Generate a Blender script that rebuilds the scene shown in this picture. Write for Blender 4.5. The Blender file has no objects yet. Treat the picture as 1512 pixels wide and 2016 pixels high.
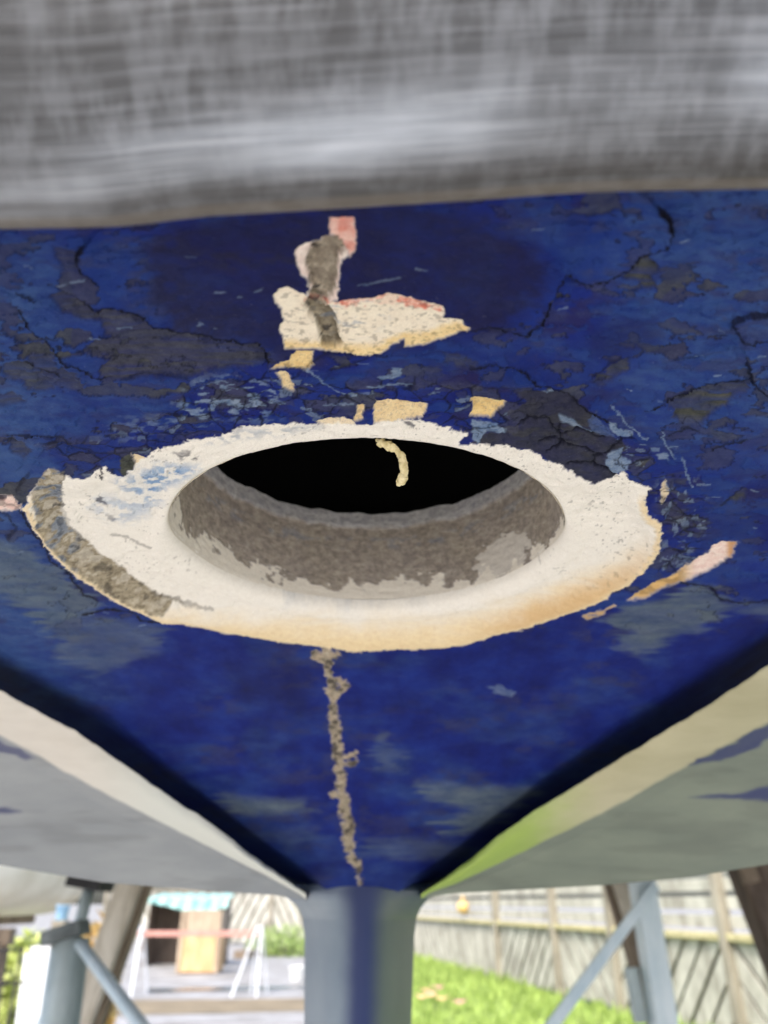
import bpy, bmesh, math, random
import numpy as np
from mathutils import Vector, Matrix

# ------------------------------------------------------------------ camera, sky, sun, exposure
S = bpy.context.scene
COL = S.collection
F = 1512.0
TH = math.radians(27.0)
CT, ST = math.cos(TH), math.sin(TH)
CAM = np.array([0.0, 0.0, 1.2])
cd = bpy.data.cameras.new("camera")
cam = bpy.data.objects.new("camera", cd)
COL.objects.link(cam)
cam.location = CAM
cam.rotation_euler = (math.pi / 2 + TH, 0, 0)
cd.sensor_fit = 'HORIZONTAL'
cd.sensor_width = 36.0
cd.lens = 36.0
cd.clip_start = 0.004
cd.clip_end = 2000
cd.dof.use_dof = True
cd.dof.focus_distance = 0.165
cd.dof.aperture_fstop = 24.0
S.camera = cam

W = bpy.data.worlds.new("World")
S.world = W
W.use_nodes = True
wn = W.node_tree
bg = wn.nodes["Background"]
sky = wn.nodes.new("ShaderNodeTexSky")
sky.sky_type = 'NISHITA'
sky.sun_disc = False
SUN_EL, SUN_AZ = math.radians(52), math.radians(205)
sky.sun_elevation = SUN_EL
sky.sun_rotation = SUN_AZ
sky.air_density = 1.0
sky.dust_density = 4.0
sky.ozone_density = 0.6
wn.links.new(sky.outputs[0], bg.inputs[0])
bg.inputs[1].default_value = 0.15
sl = bpy.data.lights.new("sun", 'SUN')
sl.energy = 1.5
sl.angle = math.radians(14)
sl.color = (1.0, 0.95, 0.88)
so = bpy.data.objects.new("sun", sl)
COL.objects.link(so)
sd = Vector((math.sin(SUN_AZ) * math.cos(SUN_EL), math.cos(SUN_AZ) * math.cos(SUN_EL), math.sin(SUN_EL)))
so.rotation_euler = sd.to_track_quat('Z', 'Y').to_euler()
S.view_settings.view_transform = 'Standard'
S.view_settings.look = 'None'
S.view_settings.exposure = 1.3
S.view_settings.gamma = 1.0
S.render.engine = 'CYCLES'
S.cycles.max_bounces = 10
S.cycles.diffuse_bounces = 6
S.cycles.use_denoising = True
S.cycles.sample_clamp_indirect = 6.0

rnd = random.Random(7)

# ------------------------------------------------------------------ helpers
def lin(r, g, b, k=1.0):
    f = lambda c: (c / 12.92 if c <= 0.04045 else ((c + 0.055) / 1.055) ** 2.4) * k
    return (f(r / 255), f(g / 255), f(b / 255), 1.0)

def ray(u, v):
    dx = (np.asarray(u, float) - 756) / F
    dy = -(np.asarray(v, float) - 1008) / F
    return dx, -dy * ST + CT, dy * CT + ST          # world direction for unit depth

def at_depth(u, v, d):
    x, y, z = ray(u, v)
    return np.stack(np.broadcast_arrays(x * d + CAM[0], y * d + CAM[1], z * d + CAM[2]), -1)

def at_Y(u, v, Y):
    x, y, z = ray(u, v)
    d = Y / y
    return Vector((float(x * d), float(Y), float(z * d + CAM[2])))

def on_ground(u, v):
    x, y, z = ray(u, v)
    d = -CAM[2] / z
    return Vector((float(x * d), float(y * d), 0.0))

def smooth(a, b, x):
    t = np.clip((x - a) / (b - a), 0, 1)
    return t * t * (3 - 2 * t)

_T = {}
def vn(x, y, seed):
    if seed not in _T:
        _T[seed] = np.random.RandomState(seed).rand(256, 256)
    T = _T[seed]
    xi = np.floor(x).astype(np.int64); yi = np.floor(y).astype(np.int64)
    fx = x - xi; fy = y - yi
    fx = fx * fx * (3 - 2 * fx); fy = fy * fy * (3 - 2 * fy)
    a = T[xi & 255, yi & 255]; b = T[(xi + 1) & 255, yi & 255]
    c = T[xi & 255, (yi + 1) & 255]; d = T[(xi + 1) & 255, (yi + 1) & 255]
    return (a * (1 - fx) + b * fx) * (1 - fy) + (c * (1 - fx) + d * fx) * fy

def fbm(x, y, seed, octv=4, gain=0.5):
    s = 0; a = 1; t = 0
    for i in range(octv):
        s = s + a * vn(x * 2 ** i + 17.3 * i, y * 2 ** i + 5.1 * i, seed + i); t += a; a *= gain
    return s / t

def sdf_poly(U, V, poly, margin=90):
    P = np.array(poly, float)
    out = np.full(U.shape, -999.0)
    m = (U > P[:, 0].min() - margin) & (U < P[:, 0].max() + margin) & (V > P[:, 1].min() - margin) & (V < P[:, 1].max() + margin)
    x = U[m]; y = V[m]
    d = np.full(x.shape, 1e9); ins = np.zeros(x.shape, bool)
    n = len(P)
    for i in range(n):
        ax, ay = P[i]; bx, by = P[(i + 1) % n]
        ex, ey = bx - ax, by - ay
        t = np.clip(((x - ax) * ex + (y - ay) * ey) / (ex * ex + ey * ey + 1e-9), 0, 1)
        d = np.minimum(d, (x - ax - t * ex) ** 2 + (y - ay - t * ey) ** 2)
        c = ((ay > y) != (by > y))
        xs = ax + (y - ay) * ex / (ey if abs(ey) > 1e-9 else 1e-9)
        ins ^= c & (x < xs)
    d = np.sqrt(d)
    out[m] = np.where(ins, d, -d)
    return out

def line_d(U, V, pts, margin=120):
    """distance to a polyline and its signed side"""
    P = np.array(pts, float)
    D = np.full(U.shape, 999.0); SG = np.zeros(U.shape)
    m = (U > P[:, 0].min() - margin) & (U < P[:, 0].max() + margin) & (V > P[:, 1].min() - margin) & (V < P[:, 1].max() + margin)
    x = U[m]; y = V[m]
    d = np.full(x.shape, 1e9); sg = np.zeros(x.shape)
    for i in range(len(P) - 1):
        ax, ay = P[i]; bx, by = P[i + 1]
        ex, ey = bx - ax, by - ay
        t = np.clip(((x - ax) * ex + (y - ay) * ey) / (ex * ex + ey * ey + 1e-9), 0, 1)
        q = (x - ax - t * ex) ** 2 + (y - ay - t * ey) ** 2
        k = q < d
        d = np.where(k, q, d)
        sg = np.where(k, np.sign(ex * (y - ay) - ey * (x - ax)), sg)
    D[m] = np.sqrt(d); SG[m] = sg
    return D, SG

# ---------- materials
def new_mat(name):
    m = bpy.data.materials.new(name); m.use_nodes = True
    nt = m.node_tree
    return m, nt, nt.nodes["Principled BSDF"]

def noise_node(nt, scale, detail=5, rough=0.6, coord='Object', stretch=(1, 1, 1), dist=0.0):
    tc = nt.nodes.new("ShaderNodeTexCoord"); mp = nt.nodes.new("ShaderNodeMapping")
    mp.inputs['Scale'].default_value = stretch
    nt.links.new(tc.outputs[coord], mp.inputs[0])
    n = nt.nodes.new("ShaderNodeTexNoise")
    n.inputs['Scale'].default_value = scale; n.inputs['Detail'].default_value = detail
    n.inputs['Roughness'].default_value = rough; n.inputs['Distortion'].default_value = dist
    nt.links.new(mp.outputs[0], n.inputs['Vector'])
    return n

def ramp(nt, src, stops):
    r = nt.nodes.new("ShaderNodeValToRGB")
    el = r.color_ramp.elements
    while len(el) < len(stops): el.new(0.5)
    for e, (p, c) in zip(el, stops):
        e.position = p; e.color = c
    nt.links.new(src, r.inputs[0])
    return r

def mix(nt, fac, a, b):
    m = nt.nodes.new("ShaderNodeMix"); m.data_type = 'RGBA'
    for s, val in ((m.inputs[0], fac), (m.inputs[6], a), (m.inputs[7], b)):
        if isinstance(val, (int, float, tuple)): s.default_value = val
        else: nt.links.new(val, s)
    return m.outputs[2]

def math_n(nt, op, a, b=0.0):
    m = nt.nodes.new("ShaderNodeMath"); m.operation = op
    for s, val in ((m.inputs[0], a), (m.inputs[1], b)):
        if isinstance(val, (int, float)): s.default_value = val
        else: nt.links.new(val, s)
    return m.outputs[0]

def bump(nt, bs, src, strength, dist):
    b = nt.nodes.new("ShaderNodeBump")
    b.inputs['Strength'].default_value = strength; b.inputs['Distance'].default_value = dist
    nt.links.new(src, b.inputs['Height']); nt.links.new(b.outputs[0], bs.inputs['Normal'])

def simple_mat(name, c0, c1, scale=8, rough=0.7, stretch=(1, 1, 1), bstr=0.3, bd=0.005, metal=0.0, lo=0.35, hi=0.65):
    m, nt, bs = new_mat(name)
    n = noise_node(nt, scale, 6, 0.65, 'Object', stretch)
    r = ramp(nt, n.outputs[0], [(lo, c0), (hi, c1)])
    nt.links.new(r.outputs[0], bs.inputs['Base Color'])
    bs.inputs['Roughness'].default_value = rough; bs.inputs['Metallic'].default_value = metal
    bump(nt, bs, n.outputs[0], bstr, bd)
    return m

def mesh_np(name, verts, faces, mat=None, parent=None, smooth_=True, attrs=None):
    me = bpy.data.meshes.new(name)
    verts = np.ascontiguousarray(verts, np.float32); faces = np.ascontiguousarray(faces, np.int32)
    me.vertices.add(len(verts)); me.vertices.foreach_set("co", verts.ravel())
    nf, k = faces.shape
    me.loops.add(nf * k); me.loops.foreach_set("vertex_index", faces.ravel())
    me.polygons.add(nf)
    me.polygons.foreach_set("loop_start", np.arange(0, nf * k, k, dtype=np.int32))
    me.polygons.foreach_set("use_smooth", np.full(nf, smooth_, bool))
    me.update(calc_edges=True); me.validate()
    for an, arr in (attrs or {}).items():
        a = me.attributes.new(an, 'FLOAT_COLOR', 'POINT')
        a.data.foreach_set("color", np.ascontiguousarray(arr, np.float32).ravel())
    o = bpy.data.objects.new(name, me); COL.objects.link(o)
    if mat: me.materials.append(mat)
    if parent: o.parent = parent; o.matrix_parent_inverse = Matrix.Translation(parent.location).inverted()
    return o

def grid_faces(r, c, wrap=False):
    i = np.arange(r - 1)[:, None]; j = np.arange(c if wrap else c - 1)[None, :]
    j2 = (j + 1) % c
    return np.stack([i * c + j, i * c + j2, (i + 1) * c + j2, (i + 1) * c + j], -1).reshape(-1, 4)

def thing(name, label, cat, loc=(0, 0, 0), group=None):
    o = bpy.data.objects.new(name, None); COL.objects.link(o)
    o.empty_display_size = 0.05
    o.location = loc; o['label'] = label; o['category'] = cat
    if group: o['group'] = group
    return o

def tag(o, label, cat, group=None):
    o['label'] = label; o['category'] = cat
    if group: o['group'] = group
    return o

def bmobj(name, bm, mat, parent=None, smooth_=False):
    me = bpy.data.meshes.new(name); bmesh.ops.recalc_face_normals(bm, faces=bm.faces[:]); bm.to_mesh(me); bm.free()
    me.materials.append(mat)
    if smooth_:
        for p in me.polygons: p.use_smooth = True
    o = bpy.data.objects.new(name, me); COL.objects.link(o)
    if parent: o.parent = parent; o.matrix_parent_inverse = Matrix.Translation(parent.location).inverted()
    return o

def bar(bm, a, b, w, h, up=(0, 0, 1), bev=0.1):
    """rectangular bar from a to b with slightly bevelled long edges"""
    a = Vector(a); b = Vector(b); d = (b - a)
    L = d.length; d.normalize()
    s = d.cross(Vector(up))
    if s.length < 1e-4: s = d.cross(Vector((0, 1, 0)))
    s.normalize(); t = s.cross(d)
    c = min(w, h) * bev
    prof = [(-w/2+c, -h/2), (w/2-c, -h/2), (w/2, -h/2+c), (w/2, h/2-c), (w/2-c, h/2), (-w/2+c, h/2), (-w/2, h/2-c), (-w/2, -h/2+c)]
    r0 = [bm.verts.new(a + s * x + t * y) for x, y in prof]
    r1 = [bm.verts.new(b + s * x + t * y) for x, y in prof]
    n = len(prof)
    for i in range(n): bm.faces.new((r0[i], r0[(i+1) % n], r1[(i+1) % n], r1[i]))
    bm.faces.new(r0); bm.faces.new(r1)

def tube(bm, pts, rad, seg=12):
    pts = [Vector(p) for p in pts]
    rs = rad if isinstance(rad, (list, tuple)) else [rad] * len(pts)
    rings = []
    for i, p in enumerate(pts):
        d = (pts[min(i+1, len(pts)-1)] - pts[max(i-1, 0)]).normalized()
        s = d.cross(Vector((0, 0, 1)))
        if s.length < 1e-3: s = d.cross(Vector((0, 1, 0)))
        s.normalize(); t = s.cross(d)
        rings.append([bm.verts.new(p + (s * math.cos(2*math.pi*k/seg) + t * math.sin(2*math.pi*k/seg)) * rs[i]) for k in range(seg)])
    for a, b in zip(rings[:-1], rings[1:]):
        for k in range(seg): bm.faces.new((a[k], a[(k+1) % seg], b[(k+1) % seg], b[k]))
    bm.faces.new(rings[0]); bm.faces.new(rings[-1])

# ------------------------------------------------------------------ HULL: shape of the blue counter
YT = np.linspace(0.02, 0.62, 1200)
ZT = 0.085 - 0.0775 * (np.clip(YT - 0.2, 0, None) / 0.27) ** 2.2
RT = ZT / YT                                            # tan(elevation), falls with Y
def prof(v):
    e = TH - np.arctan((np.asarray(v, float) - 1008) / F)
    Y = np.interp(-np.tan(e), -RT, YT)
    Z = np.interp(Y, YT, ZT)
    return Y, Z
def bdepth(v):
    Y, Z = prof(v)
    return Y * CT + Z * ST

HX, HY, HZ = (722 - 756) / F * 0.199, 0.188, 0.085      # centre of the hole
RX, RY = 0.0520, 0.0525

LIP_L = np.array([(-900, 830), (-300, 1180), (0, 1360), (150, 1440), (300, 1545), (420, 1625), (520, 1700), (575, 1738), (600, 1756), (640, 1800)], float)
LIP_R = np.array([(790, 1800), (832, 1757), (870, 1733), (930, 1690), (980, 1645), (1090, 1572), (1250, 1474), (1400, 1385), (1512, 1310), (1800, 1120), (2400, 800)], float)

SIL_L = np.array([(-1500, 1610), (-700, 1650), (0, 1703), (200, 1737), (400, 1753), (540, 1762), (600, 1772), (640, 1800)], float)
SIL_R = np.array([(790, 1800), (832, 1768), (900, 1758), (1000, 1753), (1200, 1742), (1350, 1728), (1512, 1702), (2200, 1640), (3000, 1600)], float)

def seg_dist_above(U, V, line):
    """signed distance above a lip line that runs left to right"""
    D, SG = line_d(U, V, line, 3000)
    return -D * SG

bu = np.concatenate([np.linspace(-1500, -170, 36)[:-1], np.arange(-170, 1684, 2.0), np.linspace(1684, 3000, 36)[1:]])
bv = np.arange(290, 1762, 2.0)
U, V = np.meshgrid(bu, bv)
NR, NC = U.shape
Yp, Zp = prof(V)
dep = Yp * CT + Zp * ST
X = (U - 756) / F * dep
Yw, Zw = Yp.copy(), Zp.copy()

# noise fields in stretched (un-foreshortened) picture units
VS = V * 2.1
nA = fbm(U / 46, VS / 46, 11, 4) - 0.5
nB = fbm(U / 46, VS / 46, 31, 4) - 0.5
nC = fbm(U / 9, VS / 9, 51, 3) - 0.5
nD = fbm(U / 9, VS / 9, 71, 3) - 0.5
nfine = fbm(U / 5, VS / 5, 91, 3)
nmid = fbm(U / 24, VS / 24, 111, 4)
nbig = fbm(U / 130, VS / 130, 131, 4)
nstreak = fbm(U / 90, V / 6, 151, 4)
def warp(a, b):
    return U + nA * 2 * a + nC * 2 * b, V + nB * a + nD * b
W1 = warp(9, 6); W2 = warp(16, 9); W3 = warp(4, 4)
def M(poly, w=W1, soft=2.0, grow=0.0):
    d = sdf_poly(w[0], w[1], poly)
    return smooth(-soft, soft, d + grow)
def zo(pts, ox, oy, s):                                  # points read off an enlargement
    return [(ox + x / s, oy + y / s) for x, y in pts]
L5 = lambda p: zo(p, 0, 400, 2.0)
R6 = lambda p: zo(p, 756, 400, 2.0)
C7 = lambda p: zo(p, 500, 400, 3.024)
T5 = lambda p: zo(p, 500, 700, 3.78)
T6 = lambda p: zo(p, 900, 750, 3.024)
T7 = lambda p: zo(p, 0, 860, 3.36)

Z0 = np.zeros_like(U)
under, olive, cream, grp, crack, pink, yellow, pale, dark, bright, orange, teal = (Z0.copy() for _ in range(12))
h = 0.10 * (nfine - 0.5) + 0.35 * (nmid - 0.5)           # millimetres, + is towards the viewer
mx = np.maximum

# --- patches of bared undercoat
for p, ov, k in [
    (L5([(210,350),(290,345),(385,400),(520,405),(590,470),(700,490),(800,515),(940,540),(1010,525),(1050,580),(1060,625),(960,650),(850,655),(740,690),(640,670),(500,690),(420,690),(400,640),(450,600),(345,585),(380,540),(440,520),(380,450),(300,440),(260,430)]), 0.25, .95),
    (L5([(200,170),(300,190),(330,260),(390,310),(300,320),(240,270)]), 0.2, .7),
    (L5([(20,640),(90,600),(150,640),(200,690),(190,730),(130,730),(80,700),(20,690)]), 1.0, .95),
    (L5([(90,560),(160,540),(240,640),(330,690),(330,745),(240,740),(150,700)]), 0.5, .8),
    (L5([(0,760),(60,740),(90,775),(30,790),(-10,800)]), 1.0, .6),
    (R6([(1000,220),(1050,215),(1070,290),(1090,330),(1040,340),(1010,310),(950,290)]), 1.0, .9),
    (R6([(1120,780),(1270,705),(1420,690),(1410,730),(1340,790),(1240,860),(1170,880),(1130,840)]), 0.8, 1.0),
    (R6([(830,690),(880,640),(950,600),(970,640),(900,690),(850,710)]), 0.9, .85),
    (R6([(1350,1160),(1400,1120),(1430,1160),(1380,1180)]), 0.7, .9),
    (R6([(230,580),(330,590),(370,620),(300,640),(240,625)]), 0.9, .6),
    (R6([(130,650),(220,640),(240,680),(190,710),(130,690)]), 0.9, .6),
    (R6([(860,840),(930,820),(1000,840),(990,900),(900,900)]), 0.2, .4),
    (R6([(1330,850),(1360,840),(1370,870),(1330,875)]), 0.7, .7),
    (T7([(40,20),(90,0),(130,40),(190,90),(160,130),(80,110),(45,70)]), 0.9, .8)]:
    m = M(p, W2, 4) * k * np.clip(.62 + 1.1 * (nstreak - .34), .35, 1)
    under = mx(under, m); olive = mx(olive * (1 - m), m * ov); h -= 0.75 * m
# broad grey worn veils, smeared along the hull
veil = smooth(0.50, 0.72, fbm(U / 150, V / 34, 171, 4)) * smooth(0.35, 0.6, nmid) * 0.5
under = mx(under, veil * 0.75)

# lower, smeared patches
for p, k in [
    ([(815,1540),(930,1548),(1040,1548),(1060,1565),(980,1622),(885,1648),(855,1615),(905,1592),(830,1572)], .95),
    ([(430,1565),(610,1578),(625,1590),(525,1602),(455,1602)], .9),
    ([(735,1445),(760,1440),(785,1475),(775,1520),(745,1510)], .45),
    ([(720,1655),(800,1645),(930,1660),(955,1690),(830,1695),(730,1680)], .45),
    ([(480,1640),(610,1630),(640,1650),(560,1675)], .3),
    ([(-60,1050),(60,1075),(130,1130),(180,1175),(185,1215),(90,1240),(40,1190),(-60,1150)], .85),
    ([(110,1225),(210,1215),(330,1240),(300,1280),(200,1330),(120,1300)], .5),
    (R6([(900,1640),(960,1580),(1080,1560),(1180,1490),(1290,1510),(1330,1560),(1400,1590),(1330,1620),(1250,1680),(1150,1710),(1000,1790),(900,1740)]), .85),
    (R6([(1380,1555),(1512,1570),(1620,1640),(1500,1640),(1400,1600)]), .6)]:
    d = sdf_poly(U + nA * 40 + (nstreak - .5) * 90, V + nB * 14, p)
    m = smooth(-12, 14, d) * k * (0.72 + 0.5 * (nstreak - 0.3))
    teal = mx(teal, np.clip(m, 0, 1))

# oval of the phone's shadow painted into the blue, plus dark navy patches
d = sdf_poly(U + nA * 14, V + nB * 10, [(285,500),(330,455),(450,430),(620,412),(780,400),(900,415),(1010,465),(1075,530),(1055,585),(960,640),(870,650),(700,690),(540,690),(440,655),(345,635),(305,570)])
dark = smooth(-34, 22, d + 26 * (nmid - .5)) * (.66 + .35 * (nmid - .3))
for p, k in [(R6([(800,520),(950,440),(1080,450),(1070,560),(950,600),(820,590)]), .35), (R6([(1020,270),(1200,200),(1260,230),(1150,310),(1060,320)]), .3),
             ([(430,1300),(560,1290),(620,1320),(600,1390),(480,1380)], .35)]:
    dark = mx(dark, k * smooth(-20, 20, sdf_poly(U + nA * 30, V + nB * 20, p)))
# brighter blue, less chalked coats
for p, k in [(L5([(75,340),(200,345),(260,430),(360,470),(430,520),(380,580),(420,650),(340,660),(240,610),(180,520),(100,470)]), .55),
             (L5([(300,150),(420,130),(580,180),(600,300),(680,440),(600,460),(520,400),(400,390),(300,350),(390,320),(310,240)]), .55),
             (R6([(560,20),(1110,0),(1130,90),(1110,150),(1000,200),(900,270),(820,300),(720,260),(650,190),(600,120)]), .55),
             (R6([(1380,480),(1420,450),(1560,430),(1560,530),(1430,530)]), .5),
             (R6([(360,650),(500,640),(620,700),(700,760),(500,730),(380,720)]), .6)]:
    m = M(p, W2, 4) * k
    bright = mx(bright, m); h += 0.25 * m

# small scattered chips down to undercoat, and thumb-sized lighter coats
fl = fbm((U + nA * 20) / 74 + 21, (VS + nB * 24) / 58 + 4, 681, 5, .55)
fm = smooth(.628, .640, fl) * smooth(1270, 1200, V) * (1 - dark) * (.40 + .5 * vn(U / 120, V / 70, 684))
under = mx(under, fm); olive = mx(olive, fm * (vn(U / 90, V / 60, 683) > .5) * .8); h -= .5 * fm
crack = mx(crack, smooth(.614, .626, fl) * smooth(.642, .628, fl) * smooth(1270, 1200, V) * (1 - dark) * .65)
fl2 = smooth(.38, .365, fl) * smooth(1270, 1200, V) * (1 - dark); bright = mx(bright, fl2 * .7); h += .35 * fl2
rs_ = np.random.RandomState(77)
for i in range(70):
    x0, y0 = rs_.uniform(20, 1490), rs_.uniform(440, 1240); L_ = rs_.uniform(5, 30); a_ = rs_.normal(0, .35)
    D, _ = line_d(W3[0], W3[1], [(x0, y0), (x0 + L_ * math.cos(a_), y0 + L_ * .5 * math.sin(a_))], 8)
    pale = mx(pale, smooth(2.0, .5, D) * rs_.uniform(.25, .7))
# --- crazed, flaking crust above the ring: stretched cells
def cells(sx, sy, seed):
    T = np.random.RandomState(seed); G = 300
    jx = T.rand(G, G); jy = T.rand(G, G); idv = T.rand(G, G)
    x = (U + nA * 26) / sx + 40; y = (V + nB * 14) / sy + 40
    xi = np.floor(x).astype(int); yi = np.floor(y).astype(int)
    d1 = np.full(U.shape, 9.0); d2 = np.full(U.shape, 9.0); cid = np.zeros(U.shape)
    for a in (-1, 0, 1):
        for b in (-1, 0, 1):
            cx = (xi + a) % G; cy = (yi + b) % G
            q = np.hypot(x - (xi + a + jx[cx, cy]), y - (yi + b + jy[cx, cy]))
            k = q < d1
            d2 = np.where(k, d1, np.minimum(d2, q))
            cid = np.where(k, idv[cx, cy], cid); d1 = np.where(k, q, d1)
    return d2 - d1, cid
edge, cid = cells(58, 24, 3)
edge2, cid2 = cells(26, 10, 5)
crustP = [(60,860),(120,850),(215,868),(330,800),(400,750),(470,728),(540,716),(620,742),(760,745),(900,752),(1010,762),(1060,772),(1120,780),(1180,812),(1240,850),(1310,930),(1392,985),(1390,1080),(1320,1160),(1290,1150),(1310,1040),(1230,930),(1170,952),(1040,880),(920,850),(820,825),(560,835),(380,865),(300,890),(220,930),(170,940),(125,925)]
crust = smooth(-14, 14, sdf_poly(W2[0], W2[1], crustP))
ck = crust * smooth(0.10, 0.02, edge) * smooth(.35, .55, nmid + .12)
crack = mx(crack, ck * .8)
crack = mx(crack, crust * smooth(0.14, 0.03, edge2) * 0.45 * smooth(.45, .6, nmid))
under = mx(under, crust * ((cid > .70) * .7 + (cid2 > .86) * .4))
bright = mx(bright, crust * (cid < .16) * .35)
pale = mx(pale, crust * ((cid2 > .90) & (nmid > .50)) * .40)
h += crust * .55 * (0.45 * (cid - .5) + .25 * (cid2 - .5) + .5 * (nmid - .5))
# whitish-blue scuffed zone, upper left of the ring
scuff = smooth(-20, 20, sdf_poly(W2[0], W2[1], L5([(690,800),(760,700),(860,680),(1000,690),(1110,740),(1110,830),(960,850),(860,830),(780,880),(700,860)])))
sc2 = smooth(-14, 14, sdf_poly(W2[0], W2[1], L5([(430,870),(520,840),(680,830),(740,860),(600,920),(460,930)])))
pale = mx(pale, (scuff * .75 + sc2 * .35) * smooth(.50, .64, fbm(U / 20, V / 7, 211, 4)))

# charcoal plates, upper right of the ring
ch = M(R6([(520,750),(640,738),(740,760),(830,812),(820,860),(900,920),(960,960),(900,1010),(910,1080),(835,1107),(770,1080),(700,1032),(640,1002),(560,962),(480,957),(400,950),(350,945),(400,905),(520,900),(560,850),(520,820),(560,780)]), W3)
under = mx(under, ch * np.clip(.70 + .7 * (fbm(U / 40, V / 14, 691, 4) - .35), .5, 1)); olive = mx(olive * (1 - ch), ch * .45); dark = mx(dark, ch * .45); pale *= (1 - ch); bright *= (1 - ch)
crack *= (1 - ch * .8)
for p in [T6([(355,265),(420,225),(520,215),(640,330)]), T6([(620,250),(630,340),(640,390),(540,420)]), T6([(640,390),(760,405),(870,440),(940,400),(980,350)]),
          T6([(640,330),(720,270),(830,330),(880,345)]), T6([(650,495),(800,495),(870,520)]), T6([(500,360),(600,345),(640,390)]), T6([(800,495),(815,450),(870,440)]), T6([(870,520),(920,560),(950,590)])]:
    D, _ = line_d(W1[0], W1[1], p); crack = mx(crack, smooth(3.6, 1.0, D) * .9); h -= .4 * smooth(6, 1, D)
m = M(T6([(90,225),(230,240),(245,275),(300,285),(290,310),(180,290),(150,330),(130,375),(90,340)]), W3) ; pale = mx(pale, m * .85)
m = M(T6([(590,195),(700,225),(760,280),(860,310),(800,305),(700,260),(620,235)]), W3); pale = mx(pale, m * .7)
m = M(T6([(780,215),(815,180),(860,240),(920,300),(950,340),(880,330),(800,290)]), W3); bright = mx(bright, m * .8); pale = mx(pale, m * .25); under *= (1 - m)
m = M(T6([(905,230),(940,240),(960,280),(1045,300),(1020,325),(960,330),(915,280)]), W3); pale = mx(pale, m * .8)
m = M(T6([(880,490),(905,430),(985,395),(970,450),(1030,480),(1005,530),(940,555),(890,525)]), W3); pale = mx(pale, m * .85); under *= (1 - m)
m = M(T6([(1180,440),(1250,425),(1265,465),(1210,465)]), W3); pale = mx(pale, m * .7)
m = M(T6([(1140,395),(1200,395),(1195,420),(1150,420)]), W3); pale = mx(pale, m * .6)
m = M(T6([(505,60),(580,42),(610,60),(560,72)]), W3); pale = mx(pale, m * .7)
m = M(T5([(930,155),(1020,150),(1030,85),(1095,85),(1090,155),(1020,175),(940,175)]), W3); pale = mx(pale, m * .8)
m = M(T5([(780,285),(900,265),(900,300),(820,310)]), W3); pale = mx(pale, m * .4)
# --- tan and yellow filler chips
chips = [(T6([(75,95),(140,95),(300,125),(270,160),(190,215),(75,210),(95,150)]), .95), (T5([(920,335),(1160,345),(1290,365),(1260,460),(1170,470),(960,510),(890,495),(895,400)]), .75),
         (T5([(775,380),(830,385),(800,480),(740,495)]), .8), (T5([(460,490),(560,475),(730,480),(760,520),(620,545),(570,550),(480,515)]), .5),
         (C7([(95,965),(150,925),(210,920),(250,870),(350,868),(350,960),(320,990),(250,975),(190,955)]), .9),
         (T5([(150,110),(200,100),(250,120),(300,220),(300,280),(250,270),(205,240),(195,170)]), .75), (T7([(870,100),(980,150),(960,200),(920,230),(890,190)]), .6)]
chipall = Z0.copy()
for p, k in chips:
    m = M(p, W3); chipall = mx(chipall, m); cream = mx(cream, m * (.75 + .25 * (nfine > .35))); yellow = mx(yellow * (1 - m), m * k); h -= .5 * m
for arr in (under, pale, dark, bright, crack): arr *= (1 - .93 * chipall)
m = M(T5([(980,360),(1150,350),(1140,410),(1050,440),(960,420)]), W3) * smooth(.42, .6, nmid); olive = mx(olive, m * .6); under = mx(under, m * .5)
m = M(T7([(800,130),(870,100),(895,190),(900,240),(830,270),(790,220)]), W3); under = mx(under, m); olive = mx(olive, m * .9)

allowed = mx(dark * .8, chipall)
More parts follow.
